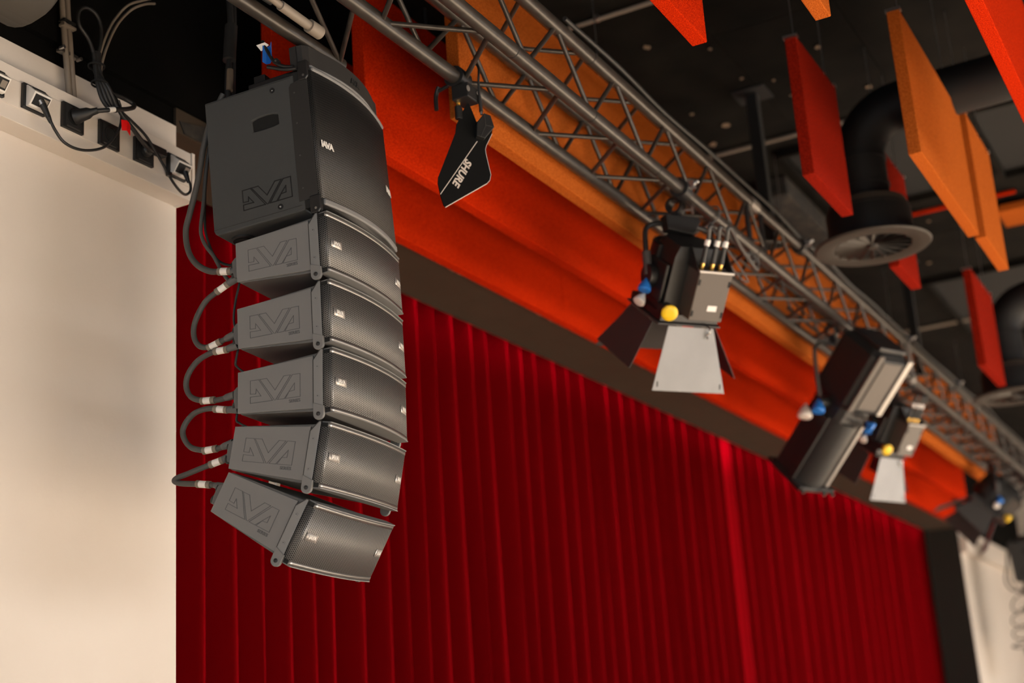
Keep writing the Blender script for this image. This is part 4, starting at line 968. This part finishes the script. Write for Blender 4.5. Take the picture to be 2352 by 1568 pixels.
def profile_spot(pos, beam, label):
    t = thing('profile_spotlight', label, 'spotlight', pos, group='spotlights under the truss')
    b = Vector(beam).normalized(); lat = Vector((b.y, -b.x, 0)).normalized()
    M = frame_matrix((0, 0, 0), lat, b)
    def ring(w, h, c, y):
        return [(-w + c, y, -h), (w - c, y, -h), (w, y, -h + c), (w, y, h - c), (w - c, y, h), (-w + c, y, h), (-w, y, h - c), (-w, y, -h + c)]
    # rear lamp house
    part('lamp_house', MB().loft([ring(0.115, 0.115, 0.03, -0.40), ring(0.150, 0.150, 0.04, -0.37), ring(0.150, 0.150, 0.04, -0.06), ring(0.135, 0.135, 0.04, -0.035)], M=M), 'lamp_body', t, bevel=0.003)
    for s in (-1, 1):
        part('corner_rail', MB().bounds((0.118 * s - 0.020, -0.395, -0.160), (0.118 * s + 0.020, -0.045, -0.146), M), 'alu_edge' if s > 0 else 'lamp_panel', t, bevel=0.003)
    part('cooling_fins', MB().bounds((-0.075, -0.36, -0.156), (0.075, -0.07, -0.146), M), 'lamp_panel', t, bevel=0.002)
    part('rear_cap', MB().bounds((-0.11, -0.425, -0.11), (0.11, -0.400, 0.11), M), 'black_metal', t, bevel=0.006)
    # shutter gate
    part('gate', MB().loft([ring(0.120, 0.120, 0.03, -0.036), ring(0.120, 0.120, 0.03, 0.055)], M=M), 'black_metal', t, bevel=0.004)
    # lens tube: channel with rounded underside
    arc = [(0.125 * math.cos(a), -0.02 - 0.125 * math.sin(a)) for a in [PI * k / 14 for k in range(15)]]
    rings = []
    for y in (0.055, 0.46):
        rings.append([(x, y, z) for x, z in arc] + [(-0.125, y, 0.09), (-0.09, y, 0.12), (0.09, y, 0.12), (0.125, y, 0.09)])
    part('lens_tube', MB().loft(rings, M=M), 'black_metal', t, smooth=35)
    part('side_rail', MB().bounds((0.088, 0.055, -0.128), (0.112, 0.46, -0.104), M), 'alu_edge', t, bevel=0.003)
    part('side_rail', MB().bounds((-0.136, 0.055, -0.075), (-0.118, 0.46, -0.030), M), 'lamp_body', t, bevel=0.003)
    part('front_frame', MB().bounds((-0.145, 0.46, -0.155), (0.145, 0.485, 0.135), M), 'black_metal', t, bevel=0.005)
    part('front_lens', MB().lathe([(0.100, 0), (0.098, 0.006), (0.05, 0.016)], (0, 0.484, -0.01), (0, 1, 0), 26, M), 'lens', t, smooth=40)
    for x, z in ((-0.13, -0.16), (0.04, -0.165), (0.11, -0.165)):
        part('frame_screw', MB().cyl((x, 0.472, z), (x, 0.472, z - 0.02), 0.010, n=10, M=M), 'black_metal', t, smooth=40)
    # yoke
    zt = ZB_ - 0.08 - pos[2]
    yk = MB(); 
    for s in (-1, 1):
        yk.tube([lat * (0.175 * s), lat * (0.175 * s) + Vector((0, 0, zt * 0.6)), lat * (0.16 * s) + Vector((0, 0, zt * 0.9)), lat * (0.09 * s) + Vector((0, 0, zt)), Vector((0, 0, zt))], 0.012, n=10)
    part('yoke', yk, 'cable_grey', t, smooth=60)
    for q in (-1, 1):
        part('pivot_disc', MB().cyl(lat * 0.125 * q, lat * 0.19 * q, 0.030, n=18), 'black_plastic', t, smooth=40)
    knob(t, -lat * 0.185 + Vector((0, 0, 0.01)), Vector((-lat.x * .3, -lat.y * .3, -1)), 'blue_plastic', 0.036, 0.075, 'pan_knob')
    knob(t, -lat * 0.19 + b * 0.12 + Vector((0, 0, 0.085)), Vector((-lat.x * .3, -lat.y * .3, -1)), 'white_plastic', 0.040, 0.080, 'tilt_knob')
    knob(t, M @ Vector((0.10, 0.02, -0.13)), M @ Vector((0.4, 0, -1)), 'blue_plastic', 0.024, 0.045, 'focus_knob')
    for q0, q1, y in ((-0.05, 0.05, -0.02), (-0.03, 0.06, 0.03)):
        part('shutter_blade', MB().bounds((q0, y, -0.165), (q1, y + 0.003, -0.11), M), 'lamp_panel', t)
    clamp(pos[0], pos[1], ZB_, 'black clamp carrying the profile spotlight', 0.09)
    return t
profile_spot((7.52, 1.90, 1.72), (0.30, 0.68, -0.67), 'long black profile spotlight pointing down between the two fresnels')
# clamps and fittings further along the truss
for x, y, z, lab in ((6.72, YB, ZT_, 'black clamp on the upper chord beside the round diffuser'), (8.94, YB, ZT_, 'clamp on the upper chord above the profile spotlight'), (10.42, YB, ZT_, 'distant clamp on the upper chord of the truss'), (5.06, YB, ZB_, 'black coupler on the middle chord above the nearest fresnel')):
    c = thing('truss_clamp', lab, 'clamp', (x, y, z), group='clamps on the truss')
    part('jaw', MB().lathe([(0.0255, -0.03), (0.039, -0.03), (0.039, 0.03), (0.0255, 0.03)], (0, 0, 0), (1, 0, 0), 22, closed=True), 'black_metal', c, smooth=40)
    part('bolt', MB().box((0, -0.045, 0.01), (0.03, 0.03, 0.03)).cyl((0, -0.05, 0.01), (0, -0.075, 0.02), 0.008, n=10), 'steel', c, bevel=0.002)
t = thing('safety_cable', 'steel safety wire looped around the middle chord over the nearest fresnel', 'cable', (0, 0, 0))
part('wire', MB().tube([(5.23, 1.90, 2.0), (5.36, 1.83, 2.07), (5.40, 1.775, 2.12), (5.40, 1.775, 2.165), (5.42, 1.83, 2.165), (5.46, 1.82, 2.08), (5.62, 1.79, 1.98), (5.72, 1.78, 1.92), (5.66, 1.80, 1.93), (5.52, 1.83, 2.02)], 0.004), 'cable_grey', t, smooth=60)
t = thing('safety_cable', 'upright grey tube bracket linking the two audience side chords', 'bracket', (8.92, YB, ZB_))
part('post', MB().cyl((0, -0.02, 0), (0, -0.02, 0.24), 0.016, n=12), 'alu_edge', t, smooth=40)
part('coupler', MB().lathe([(0.026, -0.03), (0.038, -0.03), (0.038, 0.03), (0.026, 0.03)], (0, 0, 0), (1, 0, 0), 20, closed=True), 'alu_edge', t, smooth=40)
t.name = 'coupler_post'

# ================================================================== CEILING SERVICES
def air_terminal(x, y, z, label, lab2):
    t = thing('ceiling_diffuser', label, 'air vent', (x, y, z), group='round swirl diffusers')
    R = 0.265
    part('face_ring', MB().lathe([(R * 0.66, 0.002), (R * 0.70, -0.004), (R * 0.97, -0.004), (R, 0.004), (R * 0.97, 0.012), (R * 0.66, 0.012)], (0, 0, 0), (0, 0, 1), 48, closed=True), 'diffuser', t, smooth=40)
    part('hub', MB().lathe([(0.022, -0.006), (0.026, 0.0), (0.026, 0.02)], (0, 0, 0), (0, 0, 1), 20), 'diffuser', t, smooth=40)
    for k in range(18):
        M = Matrix.Rotation(2 * PI * k / 18, 4, 'Z') @ Matrix.Translation((0.10, 0, 0.012)) @ Matrix.Rotation(rad(40), 4, 'X')
        part('vane', MB().add([(-0.078, -0.006, 0), (0.076, -0.027, 0), (0.076, 0.027, 0), (-0.078, 0.006, 0), (-0.078, -0.006, 0.002), (0.076, -0.027, 0.002), (0.076, 0.027, 0.002), (-0.078, 0.006, 0.002)], [(3, 2, 1, 0), (4, 5, 6, 7), (0, 1, 5, 4), (1, 2, 6, 5), (2, 3, 7, 6), (3, 0, 4, 7)], M), 'diffuser', t)
    part('plenum', MB().lathe([(0.192, 0.013), (0.192, 0.165), (0.172, 0.205), (0.122, 0.225)], (0, 0, 0), (0, 0, 1), 40), 'duct_black', t, smooth=40)
    part('plenum_shoulder', MB().lathe([(0.193, 0.160), (0.174, 0.207), (0.120, 0.229)], (0, 0, 0), (0, 0, 1), 40), 'diffuser', t, smooth=40)
    part('plenum_shade', MB().cyl((0, 0, 0.0305), (0, 0, 0.0308), 0.17, n=32), 'hollow_shade', t)  # black disc standing for the shade behind the vanes
    d = thing('air_duct', lab2, 'duct', (x, y, z), group='round black ducts')
    pts = [(0, 0, 0.226), (0, 0, 0.32), (0, 0, 0.43)]
    for k in range(1, 9):
        a = PI / 2 * k / 8
        pts.append((0, -0.22 * (1 - math.cos(a)), 0.43 + 0.22 * math.sin(a)))
    pts += [(0, -0.6, 0.655), (0, -1.6, 0.69), (0, -3.2, 0.75)]
    part('pipe', MB().tube(pts, 0.113, n=28, smooth=False), 'duct_black', d, smooth=40)
    for zz in (0.29, 0.42):
        part('seam_band', MB().lathe([(0.113, -0.007), (0.118, -0.007), (0.118, 0.007), (0.113, 0.007)], (0, 0, zz), (0, 0, 1), 32, closed=True), 'duct_black', d, smooth=40)
    return t
air_terminal(6.234, 1.336, 2.124, 'round swirl diffuser hanging beside the truss', 'black round duct bending down to the nearer diffuser')
air_terminal(9.68, 1.30, 2.065, 'distant round swirl diffuser at the right edge', 'black round duct bending down to the distant diffuser')
for x, y, z0, lab in ((6.72, 1.95, 2.42, 'black square post dropping from the ceiling onto the truss'), (10.05, 1.95, 2.42, 'distant black square post between truss and ceiling'), (8.4, 2.0, 2.42, 'middle black square post between truss and ceiling'), (4.55, 1.95, 2.42, 'nearest black square post between truss and ceiling')):
    if lab.startswith(('middle', 'nearest')): continue
    h = thing('ceiling_hanger', lab, 'hanger', (x, y, z0), group='ceiling hangers')
    part('post', MB().bounds((-0.03, -0.03, 0), (0.03, 0.03, ZC - z0 - 0.04)), 'matte_black', h, bevel=0.003)
    part('head_plate', MB().bounds((-0.09, -0.09, ZC - z0 - 0.04), (0.09, 0.09, ZC - z0 - 0.031)), 'matte_black', h)
    part('foot_plate', MB().bounds((-0.05, -0.06, -0.012), (0.05, 0.06, 0.0)), 'matte_black', h)
for x, y0, y1, r, mt, lab in ((7.33, -0.2, 2.95, 0.012, 'cable_taupe', 'taupe conduit crossing the ceiling behind the duct'), (5.49, 1.98, 2.75, 0.011, 'cable_taupe', 'short taupe conduit over the truss near the top'), (7.18, -0.2, 1.45, 0.008, 'cable_taupe', 'thin taupe conduit above the large orange baffle'),
                           (9.06, 1.0, 2.6, 0.014, 'felt_red', 'orange red conduit crossing behind the diffuser'), (11.9, -0.2, 2.9, 0.014, 'cable_taupe', 'distant conduit crossing the ceiling at the right')):
    t = thing('conduit', lab, 'pipe', (x, 0, ZC - 0.05), group='conduits under the ceiling')
    part('pipe', MB().cyl((0, y0, 0), (0, y1, 0), r, n=10), mt, t, smooth=40)
    yy = y0 + 0.3
    while yy < y1:
        part('saddle', MB().box((0, yy, 0.008), (r * 3.2, 0.02, 0.024)), 'steel', t); yy += 0.8
single('ceiling_lamp', MB().prism([(-0.13, 0.0), (0.13, 0.0), (0.11, 0.05), (-0.11, 0.05)], (9.2, 1.02, 3.18), (0, 1, 0), (0, 0, 1), 0.34), 'felt_orange', 'small orange box fitting on the ceiling behind the large orange baffle', 'fitting', bevel=0.006)
# ceiling beams, dark openings
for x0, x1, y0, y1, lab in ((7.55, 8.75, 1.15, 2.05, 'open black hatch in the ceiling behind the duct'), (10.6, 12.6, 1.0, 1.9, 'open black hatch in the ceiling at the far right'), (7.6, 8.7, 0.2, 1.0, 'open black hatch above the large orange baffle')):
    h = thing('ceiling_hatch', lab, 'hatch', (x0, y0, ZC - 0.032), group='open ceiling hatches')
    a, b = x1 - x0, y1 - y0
    part('opening', MB().bounds((0, 0, -0.002), (a, b, 0.0)), 'hollow_shade', h)  # flat black sheet in place of the shade inside the hatch
    part('rim', MB().bounds((-0.03, -0.03, -0.05), (0.0, b + 0.03, 0)).bounds((a, -0.03, -0.05), (a + 0.03, b + 0.03, 0)).bounds((0, -0.03, -0.05), (a, 0, 0)).bounds((0, b, -0.05), (a, b + 0.03, 0)), 'ceiling_black', h)
bm_ = thing('ceiling_beam', 'rough brown beam under the ceiling beyond the hatch', 'beam', (0, 0, 0))
part('timber', MB().bounds((7.9, 2.15, ZC - 0.16), (9.4, 2.33, ZC - 0.03)), 'plaster_dark', bm_, bevel=0.01)
# bare spots where the black paint has come off the ceiling boards
sp = random.Random(21)
m = MB()
for (x, y) in ((6.1, 1.95), (6.5, 1.93), (6.62, 1.80), (6.72, 1.72), (6.85, 1.78), (7.0, 2.2), (7.2, 2.35), (6.75, 2.3), (5.3, 2.0), (5.9, 2.2), (6.4, 1.5), (7.0, 1.4), (8.9, 1.9), (9.3, 1.6), (9.6, 2.1), (10.2, 1.8), (6.2, 0.9), (6.6, 0.7), (5.7, 1.1)):
    k = 7; r = sp.uniform(0.008, 0.028)
    m.prism([(x + r * sp.uniform(.6, 1.5) * math.cos(2 * PI * i / k), y + r * sp.uniform(.5, 1.0) * math.sin(2 * PI * i / k)) for i in range(k)], (0, 0, ZC - 0.040), (1, 0, 0), (0, 1, 0), 0.004)
struct('trim_bare_spots', m, 'bare_spot')
